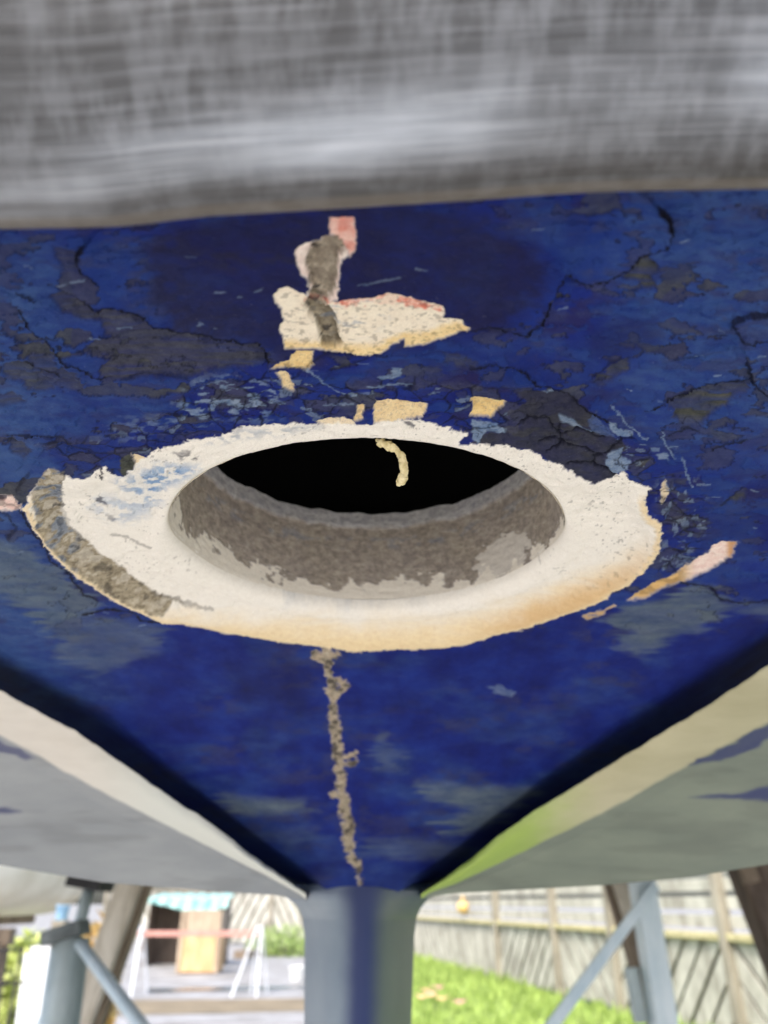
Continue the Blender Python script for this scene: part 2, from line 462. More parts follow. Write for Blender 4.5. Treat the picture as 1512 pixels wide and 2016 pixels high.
# --- raised paint edges: shadowed gaps painted dark, upper lips given a highlight
edges = [
    (L5([(330,162),(295,195),(310,240),(350,270),(385,300)]), 1), (L5([(275,345),(330,375),(385,405),(430,390),(520,405),(560,420),(600,465),(660,470),(720,495),(800,500),(860,520),(920,525),(960,540),(1010,530),(1040,570),(1050,620)]), 1.2),
    (L5([(70,340),(110,350),(140,365)]), .8), (L5([(75,410),(100,450),(140,500),(200,540),(240,600),(310,630),(370,670),(410,680)]), 1), (L5([(100,620),(170,650),(230,672)]), .9), (L5([(390,512),(430,522)]), .8),
    (L5([(480,690),(560,668),(640,672),(740,692)]), .5), (L5([(30,905),(100,905),(160,900),(250,905),(290,940)]), .8),
    (R6([(340,485),(380,478),(440,465),(480,490),(560,500),(620,460),(640,430),(650,385),(700,355)]), 1), (R6([(680,320),(690,290),(715,255),(760,285),(820,305),(880,290),(920,265),(980,235),(1000,200),(1050,185),(1110,160),(1135,110),(1120,50),(1080,10)]), 1.2),
    (R6([(1560,424),(1420,440),(1372,466),(1385,490),(1410,530),(1490,535),(1560,520)]), .75), (R6([(370,640),(430,612),(500,630),(560,660),(600,700),(660,720),(720,745),(780,790),(850,830),(880,850)]), .9),
    (R6([(1060,800),(1150,750),(1270,700),(1420,685)]), 1), (R6([(1430,620),(1450,700),(1512,760)]), .9), (R6([(1290,970),(1340,940),(1420,925)]), .8), (R6([(1120,910),(1190,880),(1240,890)]), .7), (R6([(1095,550),(1130,545)]), .9), (R6([(1160,610),(1230,595)]), .5), (R6([(830,670),(880,625),(960,600)]), .6),
    (R6([(1180,1490),(1290,1510),(1330,1555),(1420,1570),(1512,1560)]), .8), (R6([(1330,1180),(1400,1120)]), .6),
    (C7([(190,950),(300,985),(420,870),(620,890),(740,882)]), .5), (C7([(1300,720),(1380,700),(1470,700)]), .8), (C7([(460,990),(560,960),(700,900),(790,900)]), .5), (C7([(1290,960),(1400,930),(1500,945)]), .8),
    (T7([(130,460),(250,640),(350,810),(470,900),(560,1040),(640,1060)]), .9), (T7([(560,1170),(720,1130),(880,1150),(920,1200),(1060,1215)]), 1.0), (T7([(0,480),(60,510),(120,600),(60,660)]), .6), (T7([(190,240),(140,290),(120,350)]), .5), (T7([(350,50),(480,30),(620,90),(780,100),(980,70)]), .6)]
for p, k in edges:
    D, SG = line_d(W3[0] + nC * 5, W3[1] + nD * 3, p)
    wv = 0.2 + 1.1 * nmid
    crack = mx(crack, smooth(5.0 + 1.6 * wv, 2.0, D) * min(1, .95 * k))
    up = (SG < 0)
    h += 1.1 * k * np.exp(-D / 34) * up; bright = mx(bright, .5 * k * np.exp(-D / 45) * up * (1 - under) * (1 - dark)) - .35 * k * np.exp(-D / 5)
# fine pale hairlines
for p, k in [(T5([(330,70),(420,120),(500,175),(560,215),(600,250),(680,290),(760,320)]), .7), (T5([(520,370),(740,378)]), .5), (T5([(850,235),(960,225),(1160,225)]), .6), (T6([(920,140),(980,200),(1040,270),(1120,340)]), .6),
             (T6([(1225,290),(1215,330),(1250,400),(1300,450)]), .6), (T6([(1345,455),(1360,510),(1390,620)]), .6), (T5([(360,380),(430,390),(470,450)]), .6), (R6([(1215,594),(1250,597)]), .7), (C7([(620,490),(740,465),(880,440)]), .35), (C7([(0,530),(60,505)]), .35)]:
    D, _ = line_d(W1[0], W1[1], p); m = smooth(2.6, .8, D) * k; pale = mx(pale, m); crack *= (1 - m)
# worn rubbed zone to the right of the ring
rub = smooth(-15, 15, sdf_poly(W2[0], W2[1], R6([(1060,1110),(1110,1080),(1180,1060),(1255,1130),(1265,1250),(1230,1330),(1170,1420),(1080,1480),(1060,1440),(1110,1300),(1080,1250),(1060,1200)])))
scr = smooth(.58, .66, fbm(U / 10 + V / 30, V / 16 - U / 60, 231, 4))
pale = mx(pale, rub * scr * .45); under = mx(under, rub * smooth(.5, .62, nmid) * .6); olive = mx(olive, rub * smooth(.5, .62, nmid) * .5)
m = M(T6([(1210,620),(1240,585),(1265,660),(1230,720),(1210,730)]), W3); cream = mx(cream, m * .8); yellow = mx(yellow, m * .6)

# --- bare cream patch above the hole, with a gouge of bare laminate
pat = M(C7([(115,550),(160,515),(205,503),(250,530),(310,550),(480,590),(560,575),(700,565),(790,540),(880,550),(1000,580),(1125,605),(1125,650),(1115,675),(1240,670),(1245,690),(1295,700),(1240,750),(1130,800),(1000,840),(900,850),(890,805),(800,850),(740,880),(620,890),(500,870),(360,855),(180,855),(165,770),(150,740),(175,690),(160,620),(120,590)]), W3, 1.6)
halo = M(C7([(240,290),(270,260),(350,235),(420,195),(480,205),(555,265),(560,320),(520,345),(515,400),(505,500),(500,575),(440,600),(400,560),(320,530),(330,470),(290,430),(260,380)]), W3, 1.6)
prect = M(C7([(447,85),(592,85),(603,250),(605,285),(570,325),(540,260),(480,210),(443,190)]), W3, 1.6)
goug = M(C7([(298,310),(350,240),(420,205),(480,212),(535,262),(535,300),(497,340),(505,400),(488,480),(475,560),(430,600),(480,640),(520,760),(520,830),(460,850),(390,850),(385,790),(350,700),(310,650),(300,590),(330,560),(325,480),(340,440),(310,390)]), W1, 1.6)
allp = mx(mx(pat, halo), prect)
for arr in (under, pale, dark, bright, crack): arr *= (1 - allp)
cream = mx(cream, allp)
h -= .32 * allp
topd = sdf_poly(W1[0], W1[1], C7([(100,480),(320,480),(320,580),(480,600),(700,590),(900,600),(1140,630),(1140,500),(700,480)]))
pink = mx(pink, pat * smooth(-9, 5, topd + nC * 26) * (.25 + .75 * smooth(.42, .6, nmid)))
pink = mx(pink, prect * (.75 + .5 * (nmid - .4)))
pink = mx(pink, halo * .25)
botd = sdf_poly(W1[0], W1[1], C7([(150,820),(400,835),(600,850),(760,840),(890,780),(1040,780),(1200,700),(1320,690),(1320,900),(150,920)]))
yellow = mx(yellow, pat * (.28 + .55 * smooth(-10, 4, botd)))
pale = mx(pale, pat * smooth(.55, .70, fbm(U / 22, V / 6, 251, 4)) * smooth(-40, 20, sdf_poly(U, V, C7([(480,600),(700,590),(760,660),(640,740),(480,740),(400,700)]))) * .55)
crack = mx(crack, pat * smooth(.61, .66, fbm(U / 11, V / 4, 271, 4)) * .38)
grp = mx(grp, goug); h -= 1.0 * goug; h += goug * 1.6 * (nmid - .5)
crack = mx(crack, goug * mx(smooth(.56, .70, nmid + .25 * nC) * .8, .30 * smooth(.62, .42, nmid)))
gd = sdf_poly(W1[0], W1[1], C7([(298,310),(350,240),(420,205),(480,212),(535,262),(535,300),(497,340),(505,400),(488,480),(475,560),(430,600),(480,640),(520,760),(520,830),(460,850),(390,850),(385,790),(350,700),(310,650),(300,590),(330,560),(325,480),(340,440),(310,390)]))
whiterim = smooth(-6, -1, gd) * smooth(5, 1, gd) * smooth(.4, .55, nmid + nC * .4)
cream = mx(cream, whiterim * .95); grp *= (1 - whiterim); crack *= (1 - whiterim); h += .5 * whiterim

# --- streak of bare filler right of the ring, and at the left edge
d = sdf_poly(W1[0], W1[1], R6([(1330,1330),(1392,1335),(1380,1370),(1310,1430),(1220,1465),(1180,1485),(1120,1505),(1020,1552),(960,1560),(1060,1495),(1160,1445),(1210,1410),(1290,1360)]))
m = smooth(-3, 3, d)
for arr in (under, pale, dark, bright, crack, teal): arr *= (1 - m)
cream = mx(cream, m); t_ = smooth(1375, 1330, U)
yellow = mx(yellow, m * t_ * .9); orange = mx(orange, m * (t_ * .45 + smooth(1425, 1440, U) * .8)); pink = mx(pink, m * (1 - t_) * .4); h -= .5 * m
crack = mx(crack, m * t_ * smooth(.5, .62, nmid) * .35)
m = smooth(-2, 2, sdf_poly(W1[0], W1[1], R6([(780,1620),(860,1595),(900,1570),(910,1580),(860,1620),(800,1640)]))) * smooth(.42, .5, nmid); cream = mx(cream, m * .8); yellow = mx(yellow, m * .9); orange = mx(orange, m * .4)
m = M(T7([(-200,400),(0,395),(80,385),(120,410),(150,440),(90,480),(0,470),(-200,470)]), W1)
cream = mx(cream, m); pink = mx(pink, m * .45); h -= .4 * m; crack = mx(crack * (1 - m), m * smooth(.55, .62, nmid) * .5)
m = M(zo([(960,1352),(985,1348),(1015,1362),(1010,1372),(980,1368)], 0, 0, 1), W1); pink = mx(pink, m * .35); pale = mx(pale, m * .4)

# --- chipped centre seam running down to the skeg
chz = mx(smooth(330, -30, U + nA * 160) * smooth(380, 560, V + nB * 100) * .95, smooth(1130, 1330, U + nA * 160) * smooth(1010, 760, V + nB * 120) * .75)
chz = mx(chz, .5 * smooth(-40, 40, sdf_poly(U + nA * 60, V + nB * 40, [(150,740),(330,730),(420,760),(300,840),(120,830)])))
chz = mx(chz, .40 * smooth(1330, 1500, V) * smooth(.46, .62, fbm(U / 170, V / 60, 661, 3))); chz = mx(chz, .30 * smooth(.52, .70, nbig))
chz = np.clip(chz * (.62 + .6 * smooth(.30, .70, fbm(U / 34 + V / 30, V / 11 - U / 60, 611, 5, .62))), 0, 1) * (1 - crust * .55)
mot = smooth(.52, .68, fbm(U / 70, V / 34, 631, 4)) * .55 * smooth(1260, 1100, V) * (1 - chz)
wash_b = Z0.copy()
hide = mx(mx(under, dark), mx(cream, grp))
chz *= (1 - .8 * hide); mot *= (1 - hide)
seam = [(640,1278),(641,1291),(645,1318),(652,1351),(655,1378),(659,1414),(662,1446),(667,1482),(670,1509),(673,1550),(681,1591),(686,1632),(689,1664),(699,1697),(707,1737)]
D, SG = line_d(U + nA * 14 + nC * 14, V, seam)
wseam = 10.0 + 15 * (fbm(U / 15, V / 15, 641, 3) - .5) - 3.5 * smooth(1600, 1737, V)
m = smooth(wseam + 2.5, wseam - 2.5, D)
for p, r in [([(655,1338),(670,1341),(682,1349)], 6), ([(655,1362),(668,1362),(678,1353)], 6), ([(667,1490),(682,1489),(698,1485)], 4.5), ([(670,1503),(684,1506),(699,1502)], 4.5), ([(618,1290),(640,1294)], 8), ([(655,1562),(664,1566)], 5), ([(640,1290),(660,1290)], 8)]:
    Dk, _ = line_d(U + nC * 14, V + nD * 10, p); m = mx(m, smooth(r + 2, r - 2, Dk + 8 * (nfine - .5)))
for arr in (under, pale, dark, bright, teal, chz, mot): arr *= (1 - m)
seamn = fbm(U / 11, V / 9, 291, 4)
grp = mx(grp, m); cream = mx(cream, m * smooth(.40, .62, seamn) * .85)
orange = mx(orange, m * .30 * smooth(4, 12, D)); yellow = mx(yellow, m * .30); pink = mx(pink, m * (.10 + .18 * (seamn > .52)) * (1 - .5 * smooth(1500, 1650, V))); h += m * (2.2 * (seamn - .42)); crack = mx(crack * (1 - m), m * smooth(.44, .34, seamn) * .7)
# --- the ring round the hole
RING = [(95,922),(125,938),(160,943),(172,942),(190,925),(207,915),(220,930),(242,936),(275,910),(297,894),(310,882),(350,877),(380,866),(430,860),(460,846),(500,836),(550,832),(625,838),(700,838),(720,834),(770,830),(821,825),(851,835),(921,850),(906,872),(930,874),(996,877),(1041,885),(1076,905),(1106,916),(1141,940),(1173,952),(1216,936),(1225,928),(1240,945),(1281,962),(1268,985),(1276,1015),(1303,1035),(1300,1075),(1296,1092),(1271,1122),(1236,1152),(1181,1182),(1106,1212),(1036,1237),(976,1250),(926,1266),(871,1276),(786,1278),(700,1282),(640,1274),(550,1262),(450,1247),(380,1232),(320,1222),(260,1192),(200,1162),(140,1121),(100,1082),(70,1036),(47,995),(65,962)]
rd = sdf_poly(U + nC * 12 + nA * 5, V + nD * 9 + nB * 3, RING, 120)
ring = smooth(-1.5, 1.5, rd)
for arr in (under, pale, dark, bright, crack, teal, pink, orange, grp, chz, mot): arr *= (1 - ring)
yellow *= (1 - ring); olive *= (1 - ring)
cream = mx(cream, ring)
lowout = smooth(1040, 1180, V)
edged = sdf_poly(U, V, RING, 140)
yl = lowout * smooth(66, 16, edged + nA * 20 + 26 * (1 - smooth(330, 700, U)) + 14 * (nstreak - .5))
yellow = mx(yellow, ring * (.02 + .66 * yl))
orange = mx(orange, ring * lowout * smooth(870, 1060, U) * smooth(46, 16, edged + 14 * (nstreak - .5)) * smooth(0, 14, edged) * .42)
yellow = mx(yellow, ring * smooth(18, 6, edged + nC * 14) * smooth(960, 1000, V) * .6)
# bare laminate bevel on the left
bev = smooth(-2.5, 2.5, sdf_poly(U + nC * 10 + nA * 8, V + nD * 8, T7([(290,220),(345,205),(435,240),(400,330),(395,420),(400,520),(440,620),(520,690),(640,790),(760,870),(880,960),(1000,1040),(1130,1090),(1210,1120),(1225,1135),(1140,1110),(1075,1165),(1030,1155),(850,1075),(700,1000),(560,910),(460,840),(380,760),(310,680),(255,580),(230,480),(205,380)])))
grp = mx(grp, bev * (0.75 + .25 * (nmid > .4))); cream = np.where(bev > .5, mx(cream, .0), cream)
pale = mx(pale, bev * smooth(330, 210, sdf_poly(U, V, T7([(0, 0), (1, 0), (0, 1)])) * 0 + (U - 40) * 2.4) * smooth(.48, .6, nmid) * .6)
crack = mx(crack, bev * smooth(.64, .7, nmid + nC * .3) * .5)
for p, k in [(T7([(435,240),(400,330),(395,480),(440,600),(500,680)]), .35), (T7([(1000,1045),(1130,1090),(1230,1130),(1420,1160)]), .45), (T7([(340,490),(380,480),(415,490)]), .7), (T7([(655,200),(665,240),(680,280)]), .9), (T7([(740,690),(830,700),(900,740),(970,770)]), .45)]:
    D, _ = line_d(W1[0], W1[1], p); crack = mx(crack, smooth(3.4, 1.0, D) * k)
# blue wash and specks on the ring
wash = smooth(-20, 22, sdf_poly(W2[0], W2[1], T7([(740,230),(800,280),(920,240),(1040,190),(1180,180),(1300,210),(1230,290),(1120,360),(1060,420),(980,550),(900,600),(720,600),(580,500),(640,420),(760,440)])))
wn_ = smooth(.40, .60, fbm(U / 16, V / 9, 311, 4))
wash_b = ring * wash * np.clip(.15 + .95 * wn_, 0, 1) * (.55 + .45 * smooth(-30, 10, sdf_poly(U, V, T7([(800,280),(1040,190),(1300,210),(1120,360),(1000,440),(880,330)]))))
bright = mx(bright, ring * wash * smooth(.55, .7, fbm(U / 12, V / 9, 331, 3)) * .0)
m = M(T7([(640,410),(680,460),(700,500),(620,470)]), W1, 3); under = mx(under, ring * m * .8)
m = M(T7([(700,540),(760,560),(755,600),(715,580)]), W1, 3); under = mx(under, ring * m * .5)
m = M(T7([(1150,100),(1260,80),(1250,130),(1180,150)]), W2, 6) * smooth(.45, .55, nmid); under = mx(under, ring * m * .7)
m = M(T7([(1270,150),(1310,140),(1300,160)]), W3, 2); under = mx(under, ring * m * .9)
pale = mx(pale, ring * smooth(-10, 14, sdf_poly(W2[0], W2[1], [(380,868),(470,845),(560,836),(640,842),(560,856),(440,875)])) * wn_ * .55)
pale = mx(pale, ring * smooth(-8, 12, sdf_poly(W2[0], W2[1], [(560,1192),(700,1196),(830,1190),(840,1204),(700,1214),(560,1206)])) * .28)
m = M(T5([(1110,490),(1170,495),(1205,530),(1195,548),(1150,530)]), W3, 2); under = mx(under, m * .8); olive = mx(olive, m * .6)
sp = smooth(.74, .79, fbm(U / 7, VS / 7, 351, 2, .4)) * smooth(.40, .56, fbm(U / 60, V / 40, 371, 3))
crack = mx(crack, ring * (1 - bev) * sp * .40 * smooth(1200, 1100, V))
m = M(T6([(75,310),(90,340),(80,380),(20,380),(20,350)]), W3); cream *= (1 - m); dark = mx(dark, m * .3)
rust = smooth(7, 2.5, np.hypot(U - 694 + nC * 6, (V - 1173) * 1.3)); orange = mx(orange, rust)
# geometry of the ring: countersunk face, rolled bore edge
rn = np.hypot((X - HX) / RX, (Yw - HY) / RY)
rec = smooth(0, 46, edged) * smooth(880, 1040, V)
h += ring * (-2.0 * rec + .5 * (1 - rec) * smooth(-3, 6, edged) * smooth(900, 1040, V)) - .0
h += ring * .9 * np.exp(-((edged - 16) / 12) ** 2) * smooth(1120, 1200, V)
hole = rn < 1.0
rw = .06 + .11 * smooth(HY - .02, HY + .015, Yw)
roll = np.clip(1 + rw - rn, 0, rw) / rw
hz = h * 1e-3
hz = np.where(rn < 1 + rw, hz * (1 - roll) - (0.0025 + .0035 * smooth(HY - .02, HY + .015, Yw)) * (1 - np.sqrt(np.clip(1 - roll ** 2, 0, 1))), hz)

# the counter rolls up and away behind the flanks of the hull
dl = np.minimum(seg_dist_above(U, V, LIP_L), seg_dist_above(U, V, LIP_R))
kg = np.clip(1 - dl / (72.0 - 36 * smooth(1330, 1640, V)), 0, 1.25) * smooth(980, 1240, V)
push = 1 + 0.24 * kg ** 1.7                              # a deep groove behind the edge of each flank
P3 = np.stack([X * push, Yw * push, Zw * push], -1)
P3[..., 2] -= hz
# vertices inside the hole are drawn out to the rim
snap = rn < 1.0
f_ = 1.0 / np.maximum(rn, 1e-3)
P3[..., 0] = np.where(snap, HX + (P3[..., 0] - HX) * f_, P3[..., 0])
P3[..., 1] = np.where(snap, HY + (P3[..., 1] - HY) * f_, P3[..., 1])
P3 += CAM

# ---------- paint material
def paint_material(name):
    m, nt, bs = new_mat(name)
    def attr(n):
        a = nt.nodes.new("ShaderNodeAttribute"); a.attribute_name = n
        s = nt.nodes.new("ShaderNodeSeparateColor"); nt.links.new(a.outputs['Color'], s.inputs[0])
        return s.outputs[0], s.outputs[1], s.outputs[2], a.outputs['Alpha']
    un, cr, gr, ck_ = attr("layer_a")
    pk, ye, pa, dk = attr("layer_b")
    br, ol, orr, te = attr("layer_c"); cz, mo, wb, _d = attr("layer_d")
    n1 = noise_node(nt, 55, 8, .65, 'Object', (1.2, .7, 1)); n2 = noise_node(nt, 500, 5, .7)
    n3 = noise_node(nt, 150, 7, .7, 'Object', (.6, .8, 1)); n4 = noise_node(nt, 1400, 3, .6)
    navy = ramp(nt, n1.outputs[0], [(.30, lin(21, 28, 90)), (.50, lin(24, 37, 112)), (.72, lin(31, 52, 132))]).outputs[0]
    chalk = ramp(nt, n3.outputs[0], [(.50, (0, 0, 0, 1)), (.78, (1, 1, 1, 1))]).outputs[0]
    c = mix(nt, math_n(nt, 'MULTIPLY', chalk, .16), navy, lin(62, 84, 132))
    c = mix(nt, mo, c, lin(44, 36, 62))
    c = mix(nt, br, c, lin(26, 52, 122))
    c = mix(nt, cz, c, ramp(nt, n3.outputs[0], [(.30, lin(36, 64, 124)), (.75, lin(66, 92, 140))]).outputs[0])
    uc = ramp(nt, n2.outputs[0], [(.3, lin(44, 46, 64)), (.7, lin(74, 76, 92))]).outputs[0]
    uo = ramp(nt, n2.outputs[0], [(.3, lin(50, 56, 54)), (.7, lin(88, 90, 76))]).outputs[0]
    c = mix(nt, un, c, mix(nt, ol, uc, uo))
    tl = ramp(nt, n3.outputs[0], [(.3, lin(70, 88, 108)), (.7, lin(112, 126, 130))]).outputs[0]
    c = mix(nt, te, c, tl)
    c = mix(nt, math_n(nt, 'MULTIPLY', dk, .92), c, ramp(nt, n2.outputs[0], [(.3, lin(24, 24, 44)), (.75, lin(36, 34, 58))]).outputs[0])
    cc = ramp(nt, n2.outputs[0], [(.2, lin(236, 232, 221)), (.6, lin(246, 243, 233))]).outputs[0]
    cc = mix(nt, ye, cc, ramp(nt, n2.outputs[0], [(.3, lin(226, 190, 118)), (.7, lin(244, 218, 152))]).outputs[0])
    cc = mix(nt, math_n(nt, 'MULTIPLY', pk, .85), cc, ramp(nt, n2.outputs[0], [(.42, lin(212, 92, 68)), (.62, lin(242, 190, 170))]).outputs[0])
    cc = mix(nt, orr, cc, lin(196, 138, 62))
    gc = ramp(nt, n2.outputs[0], [(.28, lin(98, 90, 74)), (.5, lin(154, 144, 122)), (.75, lin(196, 188, 166))]).outputs[0]
    c = mix(nt, cr, c, cc)
    c = mix(nt, math_n(nt, 'MULTIPLY', gr, math_n(nt, 'SUBTRACT', 1.0, math_n(nt, 'MULTIPLY', pk, .6))), c, gc)
    pc = ramp(nt, n2.outputs[0], [(.3, lin(84, 112, 148)), (.7, lin(150, 168, 188))]).outputs[0]
    c = mix(nt, pa, c, pc)
    c = mix(nt, wb, c, ramp(nt, n2.outputs[0], [(.3, lin(88, 132, 184)), (.7, lin(168, 192, 214))]).outputs[0])
    # undercoat again over cream (dirt marks on the ring)
    c = mix(nt, math_n(nt, 'MULTIPLY', un, cr), c, uc)
    c = mix(nt, ck_, c, lin(17, 19, 34))
    # fine speckle of dust and pinholes
    spk = ramp(nt, n4.outputs[0], [(.66, (0, 0, 0, 1)), (.74, (1, 1, 1, 1))]).outputs[0]
    c = mix(nt, math_n(nt, 'MULTIPLY', spk, .08), c, lin(170, 175, 185))
    n5 = noise_node(nt, 3600, 2, .6)
    g5 = ramp(nt, n5.outputs[0], [(.30, (.80, .80, .80, 1)), (.70, (1, 1, 1, 1))]).outputs[0]
    mm = nt.nodes.new("ShaderNodeMix"); mm.data_type = 'RGBA'; mm.blend_type = 'MULTIPLY'; mm.inputs[0].default_value = .8
    nt.links.new(c, mm.inputs[6]); nt.links.new(g5, mm.inputs[7]); c = mm.outputs[2]
    nt.links.new(c, bs.inputs['Base Color'])
    rr = nt.nodes.new("ShaderNodeMapRange"); nt.links.new(n2.outputs[0], rr.inputs[0])
    rr.inputs[3].default_value = .6; rr.inputs[4].default_value = .85
    nt.links.new(rr.outputs[0], bs.inputs['Roughness'])
    bs.inputs['Specular IOR Level'].default_value = .10
    hh = math_n(nt, 'ADD', n2.outputs[0], math_n(nt, 'MULTIPLY', n4.outputs[0], .5))
    bump(nt, bs, hh, .25, .0006)
    return m
PAINT = paint_material("flaking_antifouling")

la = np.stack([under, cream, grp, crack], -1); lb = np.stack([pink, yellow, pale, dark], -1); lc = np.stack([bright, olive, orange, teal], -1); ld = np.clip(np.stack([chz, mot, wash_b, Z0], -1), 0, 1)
la, lb, lc = (np.clip(a, 0, 1) for a in (la, lb, lc))
faces = grid_faces(NR, NC)
hv = hole.ravel()
keep = ~hv[faces].all(1)
silv = np.where(U < 597, np.interp(U, SIL_L[:, 0], SIL_L[:, 1]), np.where(U > 830, np.interp(U, SIL_R[:, 0], SIL_R[:, 1]), 9999))
keep &= ~(V > silv - 14).ravel()[faces].any(1)
dlv = np.minimum(seg_dist_above(U, V, LIP_L), seg_dist_above(U, V, LIP_R)); keep &= ~((dlv < -90) & ((U < 560) | (U > 880))).ravel()[faces].any(1)
faces = faces[keep]
isr = (ring.ravel() > .5)[faces].mean(1) >= .5
isr |= (rn.ravel() < 1.05)[faces].any(1)

hull = thing("boat_hull", "blue painted boat hull with flaking antifouling and a cream ringed hole, overhead", "boat", (0, 0.47, 0))

def submesh(name, fsel, parent):
    idx = np.unique(fsel); mp = np.full(NR * NC, -1, np.int32); mp[idx] = np.arange(len(idx))
    return mesh_np(name, P3.reshape(-1, 3)[idx], mp[fsel][:, ::-1], PAINT, parent, True,
                   {"layer_a": la.reshape(-1, 4)[idx], "layer_b": lb.reshape(-1, 4)[idx], "layer_c": lc.reshape(-1, 4)[idx], "layer_d": ld.reshape(-1, 4)[idx]})
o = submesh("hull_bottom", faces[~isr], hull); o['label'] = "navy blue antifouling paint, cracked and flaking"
o = submesh("hole_rim", faces[isr], hull); o['label'] = "chipped cream ring round the hole"

# ---------- bore of the hole
NA, NH = 420, 90
ang = np.linspace(0, 2 * math.pi, NA, endpoint=False); hh_ = np.linspace(0, 1, NH)
A_, H_ = np.meshgrid(ang, hh_)
n1 = fbm(A_ * 26 + 3, H_ * 24, 401, 4); n2 = fbm(A_ * 9 + 30, H_ * 3, 421, 4); n2e = fbm(A_ * 20 + 30, H_ * 20, 431, 3)
rad = 1.0 + 0.007 * (n1 - .5) - .008 * smooth(.80, .86, H_) - .012 * smooth(.0, .06, H_) * 0
Hh = 0.0365
bx = HX + np.cos(A_) * RX * rad; by = HY + np.sin(A_) * RY * rad
bz0 = .0015 + .0035 * smooth(-.4, .3, np.sin(A_))
bz = HZ + bz0 + H_ * (Hh - bz0 + .002 * (n2[-1:] - .5))
thr = .11 + .42 * (n2 - .45) + .18 * (n2e - .5) + .06 * np.cos(A_ - 2.4)
creamb = smooth(.012, -.012, H_ - thr)
a0 = np.arctan2(np.sin(A_ - .62), np.cos(A_ - .62))
chip = smooth(.03, -.03, np.hypot(a0 / .22, (H_ - .22) / .2) - 1 + .9 * (n2e - .5))
creamb = mx(creamb, chip * .85)
lightband = smooth(.80, .86, H_ + .05 * (n2e - .5))  # lighter top edge of the bore, a highlight put into the colour
paleb = lightband * .20 + .30 * smooth(.55, .62, H_ + .10 * (n2 - .5)) * smooth(.74, .66, H_ + .10 * (n2 - .5)) * smooth(.5, .6, n2e)
mott = .40 + .22 * smooth(.36, .66, n1) + .14 * lightband
z_ = np.zeros_like(A_)
la_b = np.stack([z_, mx(creamb, mott), np.ones_like(A_) * (1 - mx(creamb, mott * 1.0)), smooth(.64, .74, n1) * .35 * (1 - creamb)], -1)
lb_b = np.stack([z_, mx(creamb * .12, (1 - creamb) * .38 * (1 - lightband)), paleb, z_], -1); lc_b = np.stack([z_, z_, z_, z_], -1)
vb = np.stack([bx, by, bz], -1) + CAM
o = mesh_np("bore_wall", vb.reshape(-1, 3), grid_faces(NH, NA, True), PAINT, hull, True,
        {"layer_a": la_b.reshape(-1, 4), "layer_b": lb_b.reshape(-1, 4), "layer_c": lc_b.reshape(-1, 4)})
o['label'] = "rough grey brown laminate wall inside the hole"

# hollow above the bore, its unlit dark put in as near-black colour
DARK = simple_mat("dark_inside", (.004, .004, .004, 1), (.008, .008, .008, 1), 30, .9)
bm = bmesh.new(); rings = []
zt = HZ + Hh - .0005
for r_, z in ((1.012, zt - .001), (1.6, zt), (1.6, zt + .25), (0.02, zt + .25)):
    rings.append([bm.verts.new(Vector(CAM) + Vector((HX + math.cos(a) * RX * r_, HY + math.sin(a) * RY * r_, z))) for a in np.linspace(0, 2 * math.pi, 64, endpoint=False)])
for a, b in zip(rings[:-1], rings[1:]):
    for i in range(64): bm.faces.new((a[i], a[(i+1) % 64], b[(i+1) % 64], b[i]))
bmobj("unlit_hollow", bm, DARK, hull, True)

# curl of old sealant hanging from the near rim
CURL = simple_mat("sealant", lin(206, 190, 132), lin(244, 232, 186), 700, .7, bstr=.6, bd=.0006)
cp = [(742, 866), (754, 873), (768, 879), (781, 886), (791, 899), (796, 917), (796, 934), (791, 945), (782, 951)]
bm = bmesh.new(); pts = []; rs = []
for i in range(len(cp) - 1):
    for t in np.linspace(0, 1, 8, endpoint=False):
        u = cp[i][0] * (1 - t) + cp[i+1][0] * t; v = cp[i][1] * (1 - t) + cp[i+1][1] * t
        q = i + t; d_ = .1625 - .0010 * q + .00012 * q * q
        w_ = 8.0 + 7 * (float(fbm(np.array([q * 1.7]), np.array([2.0]), 711, 3)[0]) - .5) + rnd.uniform(-.7, .7)
        pts.append(at_depth(u + rnd.uniform(-1.2, 1.2), v + rnd.uniform(-.8, .8), d_)); rs.append(w_ / F * d_ * (.55 if q < .6 else 1))
tube(bm, pts, rs, 10)
bmobj("sealant_curl", bm, CURL, hull, True)

# ---------- flanks of the hull beyond the counter
def flank_material(name, left):
    m, nt, bs = new_mat(name)
    a = nt.nodes.new("ShaderNodeAttribute"); a.attribute_name = "layer_a"
    s = nt.nodes.new("ShaderNodeSeparateColor"); nt.links.new(a.outputs['Color'], s.inputs[0])
    n1 = noise_node(nt, 22, 6, .6, 'Object', (.6, 1.3, 1.3)); n2 = noise_node(nt, 700, 4, .7)
    if left:  # tones hold painted reflections: pale ground on the left, grass on the right
        base = ramp(nt, n1.outputs[0], [(.3, lin(124, 131, 137)), (.7, lin(148, 154, 157))]).outputs[0]
        band = ramp(nt, n1.outputs[0], [(.3, lin(196, 190, 178)), (.7, lin(222, 218, 208))]).outputs[0]
        band2 = lin(206, 210, 202)
    else:
        base = ramp(nt, n1.outputs[0], [(.3, lin(104, 115, 104)), (.7, lin(128, 138, 122))]).outputs[0]
        band = ramp(nt, n1.outputs[0], [(.3, lin(168, 164, 130)), (.7, lin(194, 190, 158))]).outputs[0]
        band2 = lin(150, 176, 84)
    c = mix(nt, s.outputs[0], base, mix(nt, s.outputs[2], band, band2))
    c = mix(nt, s.outputs[1], c, lin(34, 48, 98))
    c = mix(nt, a.outputs['Alpha'], c, lin(60, 62, 60))
    nt.links.new(c, bs.inputs['Base Color'])
    bs.inputs['Roughness'].default_value = .42
    bs.inputs['Coat Weight'].default_value = .0
    bump(nt, bs, n2.outputs[0], .2, .0005)
    return m

